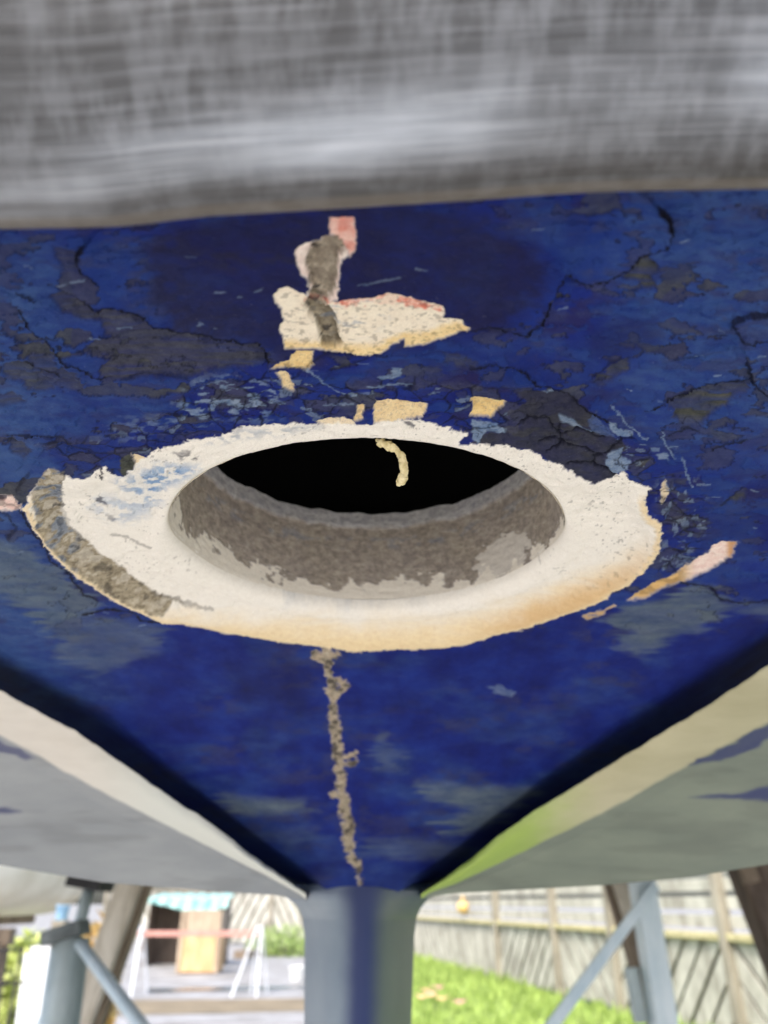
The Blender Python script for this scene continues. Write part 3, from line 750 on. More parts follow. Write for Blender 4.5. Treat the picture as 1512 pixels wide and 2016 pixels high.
BND_L = np.array([(-1500, 600), (-300, 1240), (0, 1447), (80, 1490), (200, 1558), (400, 1660), (520, 1722), (590, 1760), (640, 1800)], float)
BND_R = np.array([(790, 1800), (845, 1758), (900, 1738), (1000, 1690), (1200, 1592), (1360, 1502), (1512, 1422), (1900, 1230), (3000, 700)], float)
def flank(left):
    LIP, SIL, BND = (LIP_L, SIL_L, BND_L) if left else (LIP_R, SIL_R, BND_R)
    us = np.linspace(-900, 603, 640) if left else np.linspace(829, 2400, 640)
    vl = np.interp(us, LIP[:, 0], LIP[:, 1]); vs = np.interp(us, SIL[:, 0], SIL[:, 1]); vb_ = np.interp(us, BND[:, 0], BND[:, 1])
    vl = vl + 7 * (fbm(us / 30, us * 0 + 3, 501, 4) - .5)
    vb_ = np.clip(vb_, vl + 1, vs - .5); vs = np.maximum(vs, vl + 2)
    rows = []; cols = []
    NT = 120
    def add(P, m): rows.append(P); cols.append(m)
    zz = np.zeros_like(us)
    dl_ = bdepth(vl)
    # rim with thickness, turned up behind the edge
    for q, (dv, fk) in enumerate([(10, 1.03), (6, 1.0), (3, .965), (1, .945)]):
        add(at_depth(us, vl + dv, dl_ * fk), np.stack([zz, zz + .25, zz, zz + .45 * (q > 0)], -1))
    wtot = np.minimum(1, (vs - vl) / 60)
    for t in np.linspace(0, 1, NT):
        v = vl + (vs - vl) * t
        s_ = (v - vl) / np.maximum(vb_ - vl, 1)
        d = bdepth(v) * (.93 - .012 * np.sin(np.clip(s_, 0, 1) * math.pi) * wtot + .02 * wtot * smooth(1.0, 1.35, s_) * (1 - t))
        band = smooth(1.06, .96, s_ + .06 * (fbm(us / 40, v / 20, 521, 3) - .5))
        wob_u = us + 40 * (fbm(us / 60, v / 18, 541, 3) - .5); wob_v = v + 10 * (fbm(us / 50, v / 14, 561, 3) - .5)
        blue = zz.copy()
        ps = [[(-300, 1300), (0, 1452), (75, 1492), (60, 1497), (0, 1480), (-300, 1440)], [(-200, 1600), (0, 1590), (40, 1600), (-200, 1625)]] if left else \
             [[(1362, 1505), (1512, 1425), (1800, 1290), (1800, 1400), (1512, 1455), (1420, 1500)], [(1360, 1570), (1450, 1562), (1512, 1550), (1700, 1530), (1700, 1580), (1512, 1578), (1440, 1574)]]
        for p in ps: blue = mx(blue, smooth(-4, 4, sdf_poly(wob_u, wob_v, p)) * .95)
        band = band * (1 - blue)
        stain = .28 * smooth(.50, .72, fbm(us / 140, v / 22, 581, 4)) * (1 - band) + .9 * smooth(.06, .0, s_ + .05 * (fbm(us / 9, v / 9, 591, 3) - .5)) * .6
        gsel = smooth(1200, 1000, us + 60 * (fbm(us / 50, v / 30, 601, 3) - .5)) if not left else smooth(120, 330, us)
        add(at_depth(us, v, d), np.stack([band, blue, gsel, stain * .7], -1))
    last = rows[-1]
    for dy, dz in ((.03, .004), (.15, .016), (.6, .055), (1.6, .15), (3.2, .32)):
        P = last.copy(); P[:, 1] += dy; P[:, 2] += dz; P[:, 0] *= (1 + dy * .5); add(P, np.stack([zz, zz, zz, zz], -1))
    P = np.stack(rows); Cc = np.stack(cols)
    o = mesh_np("hull_flank", P.reshape(-1, 3), grid_faces(P.shape[0], P.shape[1]), flank_material("worn_grey_flank_" + ("pale" if left else "olive"), left), hull, True, {"layer_a": np.clip(Cc, 0, 1).reshape(-1, 4)})
    o['label'] = "pale grey flank with a cream edge band of painted ground reflection" if left else "olive grey flank with a yellow green edge band of painted grass reflection"
flank(True); flank(False)

# ---------- skeg: rounded trailing edge dropping to the ground, flared into the flanks
EL = np.array([(1738, 560), (1752, 546), (1760, 552), (1768, 566), (1778, 579), (1790, 588), (1810, 595), (1850, 599), (2016, 598), (2200, 597)], float)
ER = np.array([(1738, 850), (1752, 866), (1760, 858), (1768, 846), (1778, 836), (1790, 828), (1810, 820), (1850, 816), (2016, 811), (2200, 806)], float)
vs_ = np.concatenate([np.linspace(1741, 1860, 90), np.linspace(1864, 2140, 60)])
YK = 0.455
def skeg():
    NX = 96
    s = np.linspace(-1, 1, NX)
    rows = []; cols = []
    e = TH - np.arctan((vs_ - 1008) / F)
    el = np.interp(vs_, EL[:, 0], EL[:, 1]); er = np.interp(vs_, ER[:, 0], ER[:, 1])
    for i, v in enumerate(vs_):
        flare = smooth(1815, 1752, v)
        Yf = .4685
        rel_y = .055 * (np.abs(s) ** 2.6) * (1 - .5 * flare)
        uu = (el[i] + er[i]) / 2 + (er[i] - el[i]) / 2 * s
        x, y, z = ray(uu, v)
        d = (Yf + rel_y) / y
        Zr = z[()] * (Yf / y) if np.isscalar(z) else (Yf / y) * z
        P = np.stack([x * (Yf + rel_y) / y, Yf + rel_y, np.full_like(s, float(np.mean(Zr)))], -1) + CAM
        rows.append(P)
        cols.append(v)
    # straight down to the ground
    last = rows[-1]
    for zg in np.linspace(last[0, 2], 0.02, 6)[1:]:
        P = last.copy(); P[:, 2] = zg; rows.append(P); cols.append(2300)
    P = np.stack(rows); vv = np.array(cols)[:, None] + 0 * s[None]; ss = s[None] + 0 * vv
    # sides run forward as the fin
    back = []
    nb = fbm(ss * 3, vv / 30, 701, 4)
    strip = smooth(.46, .06, np.abs(ss - .05 + .05 * (nb - .5)))
    strip = mx(strip, smooth(1778, 1744, vv + 24 * (nb - .5)) * .45)
    right = smooth(.05, .2, ss)
    Pl = P[:, :1].copy(); Pr = P[:, -1:].copy()
    ext = []
    for k_ in (1.2, .4): 
        q = Pl.copy(); q[..., 1] += k_; q[..., 0] -= .012 * (k_ > .5) ; ext.append(q)
    L = np.concatenate(ext, 1)
    ext = []
    for k_ in (.4, 1.2):
        q = Pr.copy(); q[..., 1] += k_; q[..., 0] += .012 * (k_ > .5); ext.append(q)
    Rr = np.concatenate(ext, 1)
    Q = np.concatenate([L, P, Rr], 1)
    pad = lambda a, l, r: np.concatenate([np.full((a.shape[0], 2), l), a, np.full((a.shape[0], 2), r)], 1)
    st = pad(strip, 0, 0); rg = pad(right, 0, 1); nz = pad(nb, .5, .5)
    m, nt, bs = new_mat("skeg_paint_reflections")
    a = nt.nodes.new("ShaderNodeAttribute"); a.attribute_name = "layer_a"
    sp_ = nt.nodes.new("ShaderNodeSeparateColor"); nt.links.new(a.outputs['Color'], sp_.inputs[0])
    nn = noise_node(nt, 26, 5, .55, 'Object', (1, 1, .8))
    lft = ramp(nt, nn.outputs[0], [(.3, lin(112, 128, 144)), (.7, lin(132, 146, 158))]).outputs[0]
    rgt = ramp(nt, nn.outputs[0], [(.3, lin(72, 88, 86)), (.7, lin(90, 105, 98))]).outputs[0]
    c = mix(nt, sp_.outputs[1], lft, rgt); c = mix(nt, sp_.outputs[0], c, lin(16, 42, 96))  # reflections in the colour: bright ground left, grass right, dark viewer between
    nt.links.new(c, bs.inputs['Base Color']); bs.inputs['Roughness'].default_value = .4
    o = mesh_np("skeg", Q.reshape(-1, 3), grid_faces(Q.shape[0], Q.shape[1]), m, hull, True, {"layer_a": np.stack([st, rg, nz, nz], -1).reshape(-1, 4)})
    o['label'] = "rounded blue grey skeg edge with painted side reflections and a dark reflection down the middle"
skeg()

# ---------- the rest of the boat: closed topsides and transom above
TOPS = simple_mat("topside_gelcoat", lin(196, 196, 190), lin(214, 214, 208), 6, .4)
bm = bmesh.new()
zt_ = CAM[2] + .075
ring0 = [(-.30, .045), (.30, .045), (.55, .30), (1.25, 2.2), (1.3, 3.8), (-1.3, 3.8), (-1.25, 2.2), (-.55, .30)]
lo_z = [zt_ + .05, zt_ + .05, zt_ + .12, zt_ + .12, zt_ + .2, zt_ + .2, zt_ + .12, zt_ + .12]
lo = [bm.verts.new((x, y, z)) for (x, y), z in zip(ring0, lo_z)]
hi = [bm.verts.new((x * 1.1, y, zt_ + .75)) for x, y in ring0]
for i in range(8): bm.faces.new((lo[i], lo[(i+1) % 8], hi[(i+1) % 8], hi[i]))
bm.faces.new(hi)
bmobj("topsides", bm, TOPS, hull)

# ------------------------------------------------------------------ the grey beam across the top
def beam():
    m, nt, bs = new_mat("weathered_grey")
    n1 = noise_node(nt, 1.0, 8, .7, 'UV', (22, 260, 1)); n2 = noise_node(nt, 1.0, 5, .6, 'UV', (9, 20, 1)); n3 = noise_node(nt, 1.0, 4, .6, 'UV', (190, 22, 1)); n4 = noise_node(nt, 1.0, 6, .7, 'UV', (90, 500, 1))
    at = nt.nodes.new("ShaderNodeAttribute"); at.attribute_name = "layer_a"
    sp_ = nt.nodes.new("ShaderNodeSeparateColor"); nt.links.new(at.outputs['Color'], sp_.inputs[0])
    c = ramp(nt, n1.outputs[0], [(.30, lin(46, 47, 49)), (.50, lin(78, 80, 83)), (.72, lin(116, 119, 124))]).outputs[0]
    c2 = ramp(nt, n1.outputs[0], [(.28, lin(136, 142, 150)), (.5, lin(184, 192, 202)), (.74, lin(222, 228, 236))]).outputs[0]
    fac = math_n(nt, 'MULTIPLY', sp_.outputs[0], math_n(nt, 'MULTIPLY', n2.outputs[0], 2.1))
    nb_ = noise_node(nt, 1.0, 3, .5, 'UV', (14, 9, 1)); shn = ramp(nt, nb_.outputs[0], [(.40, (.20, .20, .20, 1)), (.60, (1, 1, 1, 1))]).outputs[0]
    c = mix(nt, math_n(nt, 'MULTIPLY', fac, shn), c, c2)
    vb2 = ramp(nt, n3.outputs[0], [(.44, (0, 0, 0, 1)), (.60, (1, 1, 1, 1))]).outputs[0]
    vb2 = math_n(nt, 'MULTIPLY', vb2, ramp(nt, n2.outputs[0], [(.3, (.4, .4, .4, 1)), (.6, (1, 1, 1, 1))]).outputs[0])
    c = mix(nt, math_n(nt, 'MULTIPLY', vb2, .22), c, lin(190, 196, 204))
    c = mix(nt, math_n(nt, 'MULTIPLY', n4.outputs[0], .18), c, lin(70, 66, 62))
    c = mix(nt, sp_.outputs[1], c, lin(122, 112, 98)); c = mix(nt, math_n(nt, 'MULTIPLY', at.outputs['Alpha'], .75), c, lin(58, 54, 52))
    nt.links.new(c, bs.inputs['Base Color']); bs.inputs['Roughness'].default_value = .5
    bump(nt, bs, n1.outputs[0], .5, .0006)
    NU, NVv = 160, 360
    xs = np.linspace(-.30, .30, NU); an = np.linspace(0, 2 * math.pi, NVv)
    Xg, Ag = np.meshgrid(xs, an, indexing='ij')
    jit = 1 + .012 * (fbm(Xg * 40, np.cos(Ag) * 3 + 5, 801, 3) - .5)
    # rounded flat section: long axis across the view, lower edge against the hull
    su, sf, cu, cf = .050, .0135, .0865, .0905
    uu = cu - su * np.cos(Ag) * jit; ff = cf - sf * np.sin(Ag) * jit
    tilt = .037
    dip = -.0010 * smooth(-.018, -.035, Xg) + .0004 * np.sin(Xg * 60)
    Yb = -uu * ST + ff * CT; Zb = uu * CT + ff * ST
    Zb = Zb + (tilt * Xg + dip) * CT; Yb = Yb - (tilt * Xg + dip) * ST
    adeg = np.degrees(np.arctan2(np.sin(Ag), np.cos(Ag)))
    wob = 5 * (fbm(Xg * 50, Ag * 3, 821, 3) - .5)
    sheen_band = np.exp(-((adeg - 25 + wob - Xg * 250) / 10.0) ** 2)  # highlight along the beam, painted into its colour
    low_shade = np.exp(-((adeg - 12 + wob * .6) / 5.0) ** 2) * (.45 + .5 * (fbm(Xg * 60, Ag * 60, 841, 3)))  # shading of the beam's lower side, painted dark
    edge_t = smooth(9, 5, adeg + wob * .3) * smooth(-40, -20, adeg) * .5
    o = mesh_np("weathered_beam", (np.stack([Xg, Yb, Zb], -1) + CAM).reshape(-1, 3), grid_faces(NU, NVv), m, None, True, {"layer_a": np.stack([sheen_band, edge_t, sheen_band, low_shade], -1).reshape(-1, 4)})
    me = o.data
    uv = me.uv_layers.new(name="UVMap")
    li = np.zeros(len(me.loops), np.int32); me.loops.foreach_get("vertex_index", li)
    uvv = np.stack([Xg / .6 + .5, Ag / (2 * math.pi)], -1).reshape(-1, 2)[li]
    uv.data.foreach_set("uv", uvv.astype(np.float32).ravel())
    tag(o, "grey weathered rounded beam with fine lengthwise streaks crossing the top in front of the blue hull", "beam")
beam()

# ------------------------------------------------------------------ SETTING: yard, lawn
CONC = simple_mat("yard_concrete", lin(120, 118, 114), lin(166, 167, 170), 1.6, .8, (1, 2.5, 1), .2, .01, 0, .38, .62)
def sheet(name, pts, z, mat):
    bm = bmesh.new(); bm.faces.new([bm.verts.new((x, y, z)) for x, y in pts]); o = bmobj(name, bm, mat); o['kind'] = "structure"; return o
sheet("yard", [(-600, -600), (600, -600), (600, 900), (-600, 900)], 0, CONC)
BOUNCE = simple_mat("bounce_apron_concrete", lin(152, 149, 143), lin(186, 183, 178), 1.6, .8, (1, 2.5, 1), .2, .01, 0, .38, .62)  # unseen pale slab, added to bounce light onto the hull underside
sheet("bounce_apron", [(-9, -14), (9, -14), (9, .8), (2.4, 1.9), (.9, 2.9), (.1, 4.4), (-.15, 6.4), (-9, 6.4)], .004, BOUNCE)
LAWN = simple_mat("lawn_soil", lin(92, 110, 54), lin(140, 160, 84), 6, .9, bstr=.6, bd=.03)
lawn_pts = [(.05, 21.6), (-.1, 8), (.15, 4.5), (1.0, 3.0), (2.5, 2.0), (8, 1.0), (8, 4.0), (4.2, 5.9), (2.6, 13.0), (.9, 21.6)]
sheet("lawn", lawn_pts, .004, LAWN)
DIRT = simple_mat("dirt_track", lin(104, 94, 76), lin(142, 130, 108), 2.2, .95, (1, 3, 1), .4, .02)
sheet("dirt_track", [(-5.5, 10.6), (-.6, 11.4), (-.4, 12.9), (-5.0, 12.4)], .004, DIRT)
DARK_PATCH = simple_mat("dark_patch", lin(66, 66, 62), lin(92, 92, 88), 3, .25)
sheet("dark_patch", [(-3.6, 13.6), (-2.2, 13.9), (-.7, 14.3), (-.9, 14.7), (-2.4, 14.5), (-3.7, 14.1)], .008, DARK_PATCH)  # dark, smoother patch on the yard surface

# grass
GRASS = simple_mat("grass_blades", lin(108, 134, 58), lin(170, 194, 104), 3, .7)
N = 9000
rg = np.random.RandomState(4)
poly = np.array(lawn_pts)
cand = np.stack([rg.uniform(-.1, 6, N * 4), rg.uniform(2.5, 21.4, N * 4)], -1)
ok = sdf_poly(cand[:, 0], cand[:, 1], poly, 50) > .03
cand = cand[ok][:N]
n = len(cand)
a = rg.uniform(0, 6.28, n); hgt = rg.uniform(.05, .16, n) * (1 + (cand[:, 1] > 14) * .5); wd = rg.uniform(.006, .016, n) * (1 + cand[:, 1] / 10)
ex = np.stack([np.cos(a) * wd, np.sin(a) * wd], -1); ln = rg.uniform(-.05, .05, (n, 2))
v0 = np.concatenate([cand - ex, np.full((n, 1), .004)], 1); v1 = np.concatenate([cand + ex, np.full((n, 1), .004)], 1)
v2 = np.concatenate([cand + ln, hgt[:, None]], 1)
o = mesh_np("grass", np.stack([v0, v1, v2], 1).reshape(-1, 3), np.arange(n * 3).reshape(-1, 3), GRASS, None, False)
o['kind'] = "stuff"; tag(o, "bright green grass growing on the lawn in front of the paling fence", "grass")

# ------------------------------------------------------------------ fences
WOOD = simple_mat("grey_paling", lin(140, 137, 126), lin(196, 195, 184), 5, .85, (1, 1, .4), .3, .006)
WOODP = simple_mat("grey_post", lin(122, 117, 104), lin(162, 156, 142), 6, .85, (1, 1, .3), .3, .006)
LICH = simple_mat("lichen_rail", lin(160, 152, 112), lin(200, 192, 152), 9, .85, bstr=.3)
BACK = simple_mat('dark_backing', lin(112, 113, 100), lin(138, 138, 124), 5, .9)
def clip_board(pc, ang_, w, length, x0, x1, z0, z1):
    """a slanting board cut to the panel rectangle, in panel coordinates"""
    d = np.array([math.cos(ang_), math.sin(ang_)]); nrm = np.array([-d[1], d[0]])
    pg = [pc - d * length - nrm * w / 2, pc + d * length - nrm * w / 2, pc + d * length + nrm * w / 2, pc - d * length + nrm * w / 2]
    for ax, lim, s in ((0, x0, 1), (0, x1, -1), (1, z0, 1), (1, z1, -1)):
        out = []
        for i in range(len(pg)):
            A, B = pg[i], pg[(i + 1) % len(pg)]
            da, db = (A[ax] - lim) * s, (B[ax] - lim) * s
            if da >= 0: out.append(A)
            if (da >= 0) != (db >= 0): out.append(A + (B - A) * da / (da - db))
        pg = out
        if len(pg) < 3: return None
    return pg
def fence(name_label, A, B, posts, zr, ztop, pitch, bw, slant, first=1, group=None, upper=True, mats=(WOOD, WOODP, LICH)):
    A = Vector(A); B = Vector(B); L = (B - A).length; d = (B - A).normalized(); nrm = Vector((d.y, -d.x, 0))
    if nrm.y > 0: nrm = -nrm                                # towards the boat
    root = thing("paling_fence", name_label, "fence", tuple(A), group)
    P = lambda s, z, off=0.0: A + d * s + nrm * off + Vector((0, 0, z))
    cuts = [0] + posts + [L]; sg = first
    for s0, s1 in zip(cuts[:-1], cuts[1:]):
        bm = bmesh.new()
        an_ = math.pi / 2 + slant * sg; sg = -sg
        step = bw / math.sin(an_) + pitch
        x = s0 - zr * 2; j = 0
        while x < s1 + zr * 2:
            pg = clip_board(np.array([x, zr / 2]), an_, bw, 3.0, s0 + .03, s1 - .03, .06, zr)
            x += step; j += 1
            if pg is None: continue
            off = .012 + .006 * (j % 2)
            fr = [bm.verts.new(P(q[0], q[1], off + .018)) for q in pg]; bk = [bm.verts.new(P(q[0], q[1], off)) for q in pg]
            try:
                bm.faces.new(fr); bm.faces.new(bk)
                for i in range(len(pg)): bm.faces.new((fr[i], fr[(i+1) % len(pg)], bk[(i+1) % len(pg)], bk[i]))
            except ValueError: pass
        bmobj("slant_panel", bm, mats[0], root)
        bm = bmesh.new(); bar(bm, P(s0 + .02, zr / 2 + .02, -.02), P(s1 - .02, zr / 2 + .02, -.02), .02, zr - .06, (0, 0, 1), .02); bmobj("backing", bm, BACK, root)
        if upper:
            bm = bmesh.new(); z = zr + .10
            while z < ztop:
                bar(bm, P(s0 + .02, z + .065, .01), P(s1 - .02, z + .065, .01), .02, .12, (0, 0, 1), .1); z += .17
            bmobj("upper_boards", bm, mats[0], root)
    bm = bmesh.new(); bar(bm, P(0, zr + .03, .05), P(L, zr + .03, .05), .09, .07); bmobj("rail", bm, mats[2], root)
    for s in posts + ([0.0] if posts else []):
        bm = bmesh.new(); bar(bm, P(s, -.05, .05), P(s, ztop + .05, .05), .12, .12, nrm); bmobj("post", bm, mats[1], root)
    return root
A1, B1 = Vector((.72, 21.2, 0)), Vector((4.62, 3.6, 0))
dAB = (B1 - A1).normalized()
def hit(u):
    """distance along the right fence where picture column u meets it (at eye height)"""
    x, y, z = ray(u, 1850); k_ = float(x / y)
    t = (A1.x - k_ * A1.y) / (k_ * dAB.y - dAB.x); return t
rp = [hit(u) for u in (985, 1100, 1215, 1440)]
fence("grey timber fence of slanting palings under a lichened rail, running along the lawn at right", A1, B1, rp, .87, 1.75, .07, .19, .80, 1)
PALE = simple_mat("pale_paling", lin(150, 147, 138), lin(196, 196, 188), 5, .85, (1, 1, .4), .3, .006)
fence("pale slatted timber fence at the far left end of the yard behind the tarp", (-9.5, 29.5, 0), (.5, 27.2, 0), [3.0, 6.0, 8.2], 1.55, 1.9, .10, .20, .5, 1, upper=False, mats=(PALE, WOODP, WOODP))

# low planting along the far fence
def tuft(name, label, cat, c, w, dpt, hgt_, cols_, nleaf, seed, group=None):
    r = random.Random(seed); bm = bmesh.new()
    for i in range(nleaf):
        a_ = r.uniform(0, 6.28); q = math.sqrt(r.random())
        z = r.uniform(0.02, 1) * hgt_ * (1 - .55 * q * q)
        p = Vector(c) + Vector((math.cos(a_) * q * w, math.sin(a_) * q * dpt, z))
        s_ = r.uniform(.02, .055) * max(.6, hgt_)
        ax = Vector((r.uniform(-1, 1), r.uniform(-1, 1), r.uniform(-.4, 1))).normalized(); s2 = ax.cross(Vector((r.uniform(-1, 1), r.uniform(-1, 1), r.uniform(-1, 1)))).normalized()
        bm.faces.new([bm.verts.new(p + ax * s_ * 2), bm.verts.new(p + s2 * s_), bm.verts.new(p - ax * s_ * 1.2), bm.verts.new(p - s2 * s_)])
    m = simple_mat(name + "_leaves", cols_[0], cols_[1], 14, .6)
    t = thing(name, label, cat, c, group)
    bmobj("foliage", bm, m, t)
    bm = bmesh.new()
    for i in range(5):
        a_ = i * 1.3; tube(bm, [Vector(c) + Vector((0, 0, -.02)), Vector(c) + Vector((math.cos(a_) * w * .4, math.sin(a_) * dpt * .4, hgt_ * .6))], [.02, .008], 6)
    bmobj("stems", bm, WOODP, t)
    return t
g_ = at_Y(555, 1858, 22.5)
tuft("shrub", "low bright green shrub at the foot of the far fence beside the skeg", "shrub", (g_.x, 22.5, 0), .95, .5, .75, (lin(116, 144, 76), lin(180, 202, 122)), 1500, 5)
g_ = at_Y(185, 1850, 9.0)
tuft("dry_shrub", "tan yellow dry shrub seen between the boat stand and the leaning timber at left", "shrub", (g_.x, 9.0, 0), .30, .3, 1.12, (lin(176, 140, 78), lin(214, 190, 120)), 900, 6)
g_ = at_Y(50, 1850, 8.4)
tuft("hedge", "yellow green hedge below the pale dinghy at far left", "hedge", (g_.x, 8.4, 0), .48, .4, .98, (lin(164, 180, 90), lin(214, 222, 146)), 1700, 8)

# ------------------------------------------------------------------ boat stands, props
GALV = simple_mat("galvanised_steel", lin(192, 210, 218), lin(226, 236, 240), 14, .45, (1, 1, .3), .15, .003, .25)
GALVD = simple_mat("dark_galvanised_steel", lin(158, 174, 176), lin(202, 214, 216), 14, .5, (1, 1, .3), .15, .003, .25)
RUB = simple_mat("black_rubber", lin(30, 30, 32), lin(48, 48, 50), 20, .8)
TIMB = simple_mat("brown_timber", lin(100, 86, 70), lin(156, 140, 122), 5, .85, (6, 6, .6), .5, .006)
TIMG = simple_mat("grey_timber", lin(172, 162, 144), lin(222, 214, 200), 5, .85, (6, 6, .6), .5, .006)

def zground(p, q):
    """continue the line p->q down to the ground"""
    t = p.z / (p.z - q.z); r = p + (q - p) * t; r.z = 0.0; return r
# left stand
Y1 = 2.0
top = at_Y(178, 1742, Y1); mid = at_Y(140, 1850, Y1 - .02); q = at_Y(118, 2010, Y1 - .04); foot = zground(mid, q)
st = thing("boat_stand", "weathered dull galvanised boat stand with rubber pad under the left flank", "boat stand", (foot.x, foot.y, 0))
bm = bmesh.new(); tube(bm, [foot, mid], .042, 16); bmobj("outer_tube", bm, GALVD, st, True)
bm = bmesh.new(); tube(bm, [mid + (foot - mid) * .05, top], .014, 12); bmobj("screw_rod", bm, GALVD, st, True)
bm = bmesh.new(); c = at_Y(130, 1836, Y1 - .03); bar(bm, c + Vector((-.040, 0, -.012)), c + Vector((.040, 0, .012)), .08, .03); bmobj("collar", bm, simple_mat("grey_cast_iron", lin(70, 78, 80), lin(116, 124, 126), 20, .6), st)
bm = bmesh.new(); bar(bm, top + Vector((-.04, 0, .012)), top + Vector((.04, 0, .0)), .10, .03); bmobj("pad", bm, RUB, st)
bm = bmesh.new(); b0 = at_Y(158, 1858, Y1 - .05); b1 = at_Y(272, 2012, Y1 - .35); tube(bm, [b0, zground(b0, b1)], .013, 10); bmobj("brace", bm, GALV, st, True)
bm = bmesh.new(); b1 = at_Y(80, 2012, Y1 + .25); tube(bm, [b0, zground(b0, b1)], .010, 10); bmobj("brace", bm, GALV, st, True)
# left timber prop
p0 = at_Y(262, 1735, 2.35); p1 = at_Y(160, 2012, 2.30); pf = zground(p0, p1)
t = thing("timber_prop", "grey brown timber prop leaning behind the left boat stand", "prop", (pf.x, pf.y, 0))
bm = bmesh.new(); bar(bm, p0 + (p0 - p1) * .1, pf, .068, .06, (0, 1, 0)); bmobj("shaft", bm, TIMG, t)
bm = bmesh.new(); e_ = (p0 - p1).normalized(); bar(bm, p0 + Vector((.042, .02, 0)) + (p0 - p1) * .1, pf + Vector((.042, .02, 0)), .014, .05, (0, 1, 0)); bmobj("batten", bm, TIMB, t)
# right stand
Y2 = 2.2
top = at_Y(1262, 1728, Y2); q = at_Y(1306, 2012, Y2); foot = zground(top, q)
st = thing("boat_stand", "pale blue grey galvanised boat stand under the right flank in front of the fence", "boat stand", (foot.x, foot.y, 0))
bm = bmesh.new(); bar(bm, top, foot, .058, .058, (0, 1, 0)); bmobj("upright", bm, GALV, st)
bm = bmesh.new(); bar(bm, top + Vector((-.10, 0, .01)), top + Vector((.10, 0, .018)), .14, .022); bmobj("pad", bm, RUB, st)
b0 = at_Y(1288, 1748, Y2 - .05); b1 = at_Y(1090, 2014, Y2 - .14)
bm = bmesh.new(); bar(bm, b0 + (b0 - b1) * .02, zground(b0, b1), .026, .010, (0, 1, 0)); bmobj("brace", bm, GALV, st)
bm = bmesh.new(); bar(bm, at_Y(1262, 2012, Y2 + .03), at_Y(1242, 1905, Y2 + .03), .03, .03, (0, 1, 0)); bmobj("inner_leg", bm, GALVD, st)
# right timber props
p0 = at_Y(1212, 1735, 2.75); p1 = at_Y(1292, 1980, 2.65); pf = zground(p0, p1)
t = thing("timber_prop", "brown timber prop half hidden behind the pale right boat stand", "prop", (pf.x, pf.y, 0))
bm = bmesh.new(); bar(bm, p0 + (p0 - p1) * .15, pf, .075, .06, (0, 1, 0)); bmobj("shaft", bm, TIMB, t)
bm = bmesh.new(); bar(bm, p0 + Vector((.0, -.045, 0)) + (p0 - p1) * .15, p0 + Vector((0, -.045, 0)) + (p1 - p0) * .3, .05, .02, (0, 1, 0)); bmobj("cleat", bm, TIMG, t)
p0 = at_Y(1478, 1700, 2.1); p1 = at_Y(1560, 1905, 2.05); pf = zground(p0, p1)
t = thing("timber_prop", "dark brown timber prop at the far right edge against the hull", "prop", (pf.x, pf.y, 0))
bm = bmesh.new(); bar(bm, p0 + (p0 - p1) * .15, pf, .105, .08, (0, 1, 0)); bmobj("shaft", bm, simple_mat("dark_timber", lin(70, 58, 48), lin(112, 98, 86), 6, .85, (6, 6, .6), .5), t)
bm = bmesh.new(); bar(bm, p0 + (p0 - p1) * .15 + Vector((-.04, -.055, 0)), p0 + (p1 - p0) * .2 + Vector((-.04, -.055, 0)), .04, .02, (0, 1, 0)); bmobj("cleat", bm, TIMB, t)

# ------------------------------------------------------------------ left yard clutter
def dinghy():
    Yd = 6.0; c = at_Y(5, 1752, Yd)
    base = (c.x - .2, Yd, 0)
    t = thing("dinghy", "pale cream dinghy hull raised on a timber trestle at far left", "boat", base)
    zk = at_Y(5, 1806, Yd).z
    m = simple_mat("cream_gelcoat", lin(198, 192, 178), lin(226, 222, 212), 3, .4)
    rows = []
    for i, s in enumerate(np.linspace(0, 1, 26)):
        w = .62 * (1 - abs(2 * s - .9) ** 2.6 * .72) if s < .97 else .08
        k_ = zk + .22 * max(0, s - .7) ** 1.3
        row = []
        for q in np.linspace(-1, 1, 25):
            aa = q * math.pi / 2
            row.append((base[0] + math.copysign(abs(math.sin(aa)) ** .8, q) * w, Yd + (s - .3) * 2.4, k_ + .52 * (1 - math.cos(aa) ** .9)))
        rows.append(row)
    P = np.array(rows)
    o = mesh_np("hull_shell", P.reshape(-1, 3), grid_faces(26, 25), m, t, True)
    bm = bmesh.new()
    bm.faces.new([bm.verts.new(tuple(p)) for p in rows[0]]); bmobj("transom", bm, m, t)
    bm = bmesh.new(); bar(bm, (base[0], Yd - .6, zk - .03), (base[0], Yd + 1.1, zk - .03), .05, .06); bmobj("keel_batten", bm, TIMB, t)
    tr = thing("trestle", "dark timber trestle under the pale dinghy at far left", "trestle", (base[0], Yd - .2, 0))
    bm = bmesh.new(); bar(bm, (base[0] - .5, Yd - .2, zk - .11), (base[0] + .42, Yd - .2, zk - .11), .09, .10); bmobj("crossbar", bm, TIMB, tr)
    for sx in (-.45, .36):
        for dy in (-.16, .16):
            bm = bmesh.new(); bar(bm, (base[0] + sx, Yd - .2 + dy * .2, zk - .162), (base[0] + sx, Yd - .2 + dy, 0), .045, .045, (0, 1, 0)); bmobj("leg", bm, TIMB, tr)
dinghy()
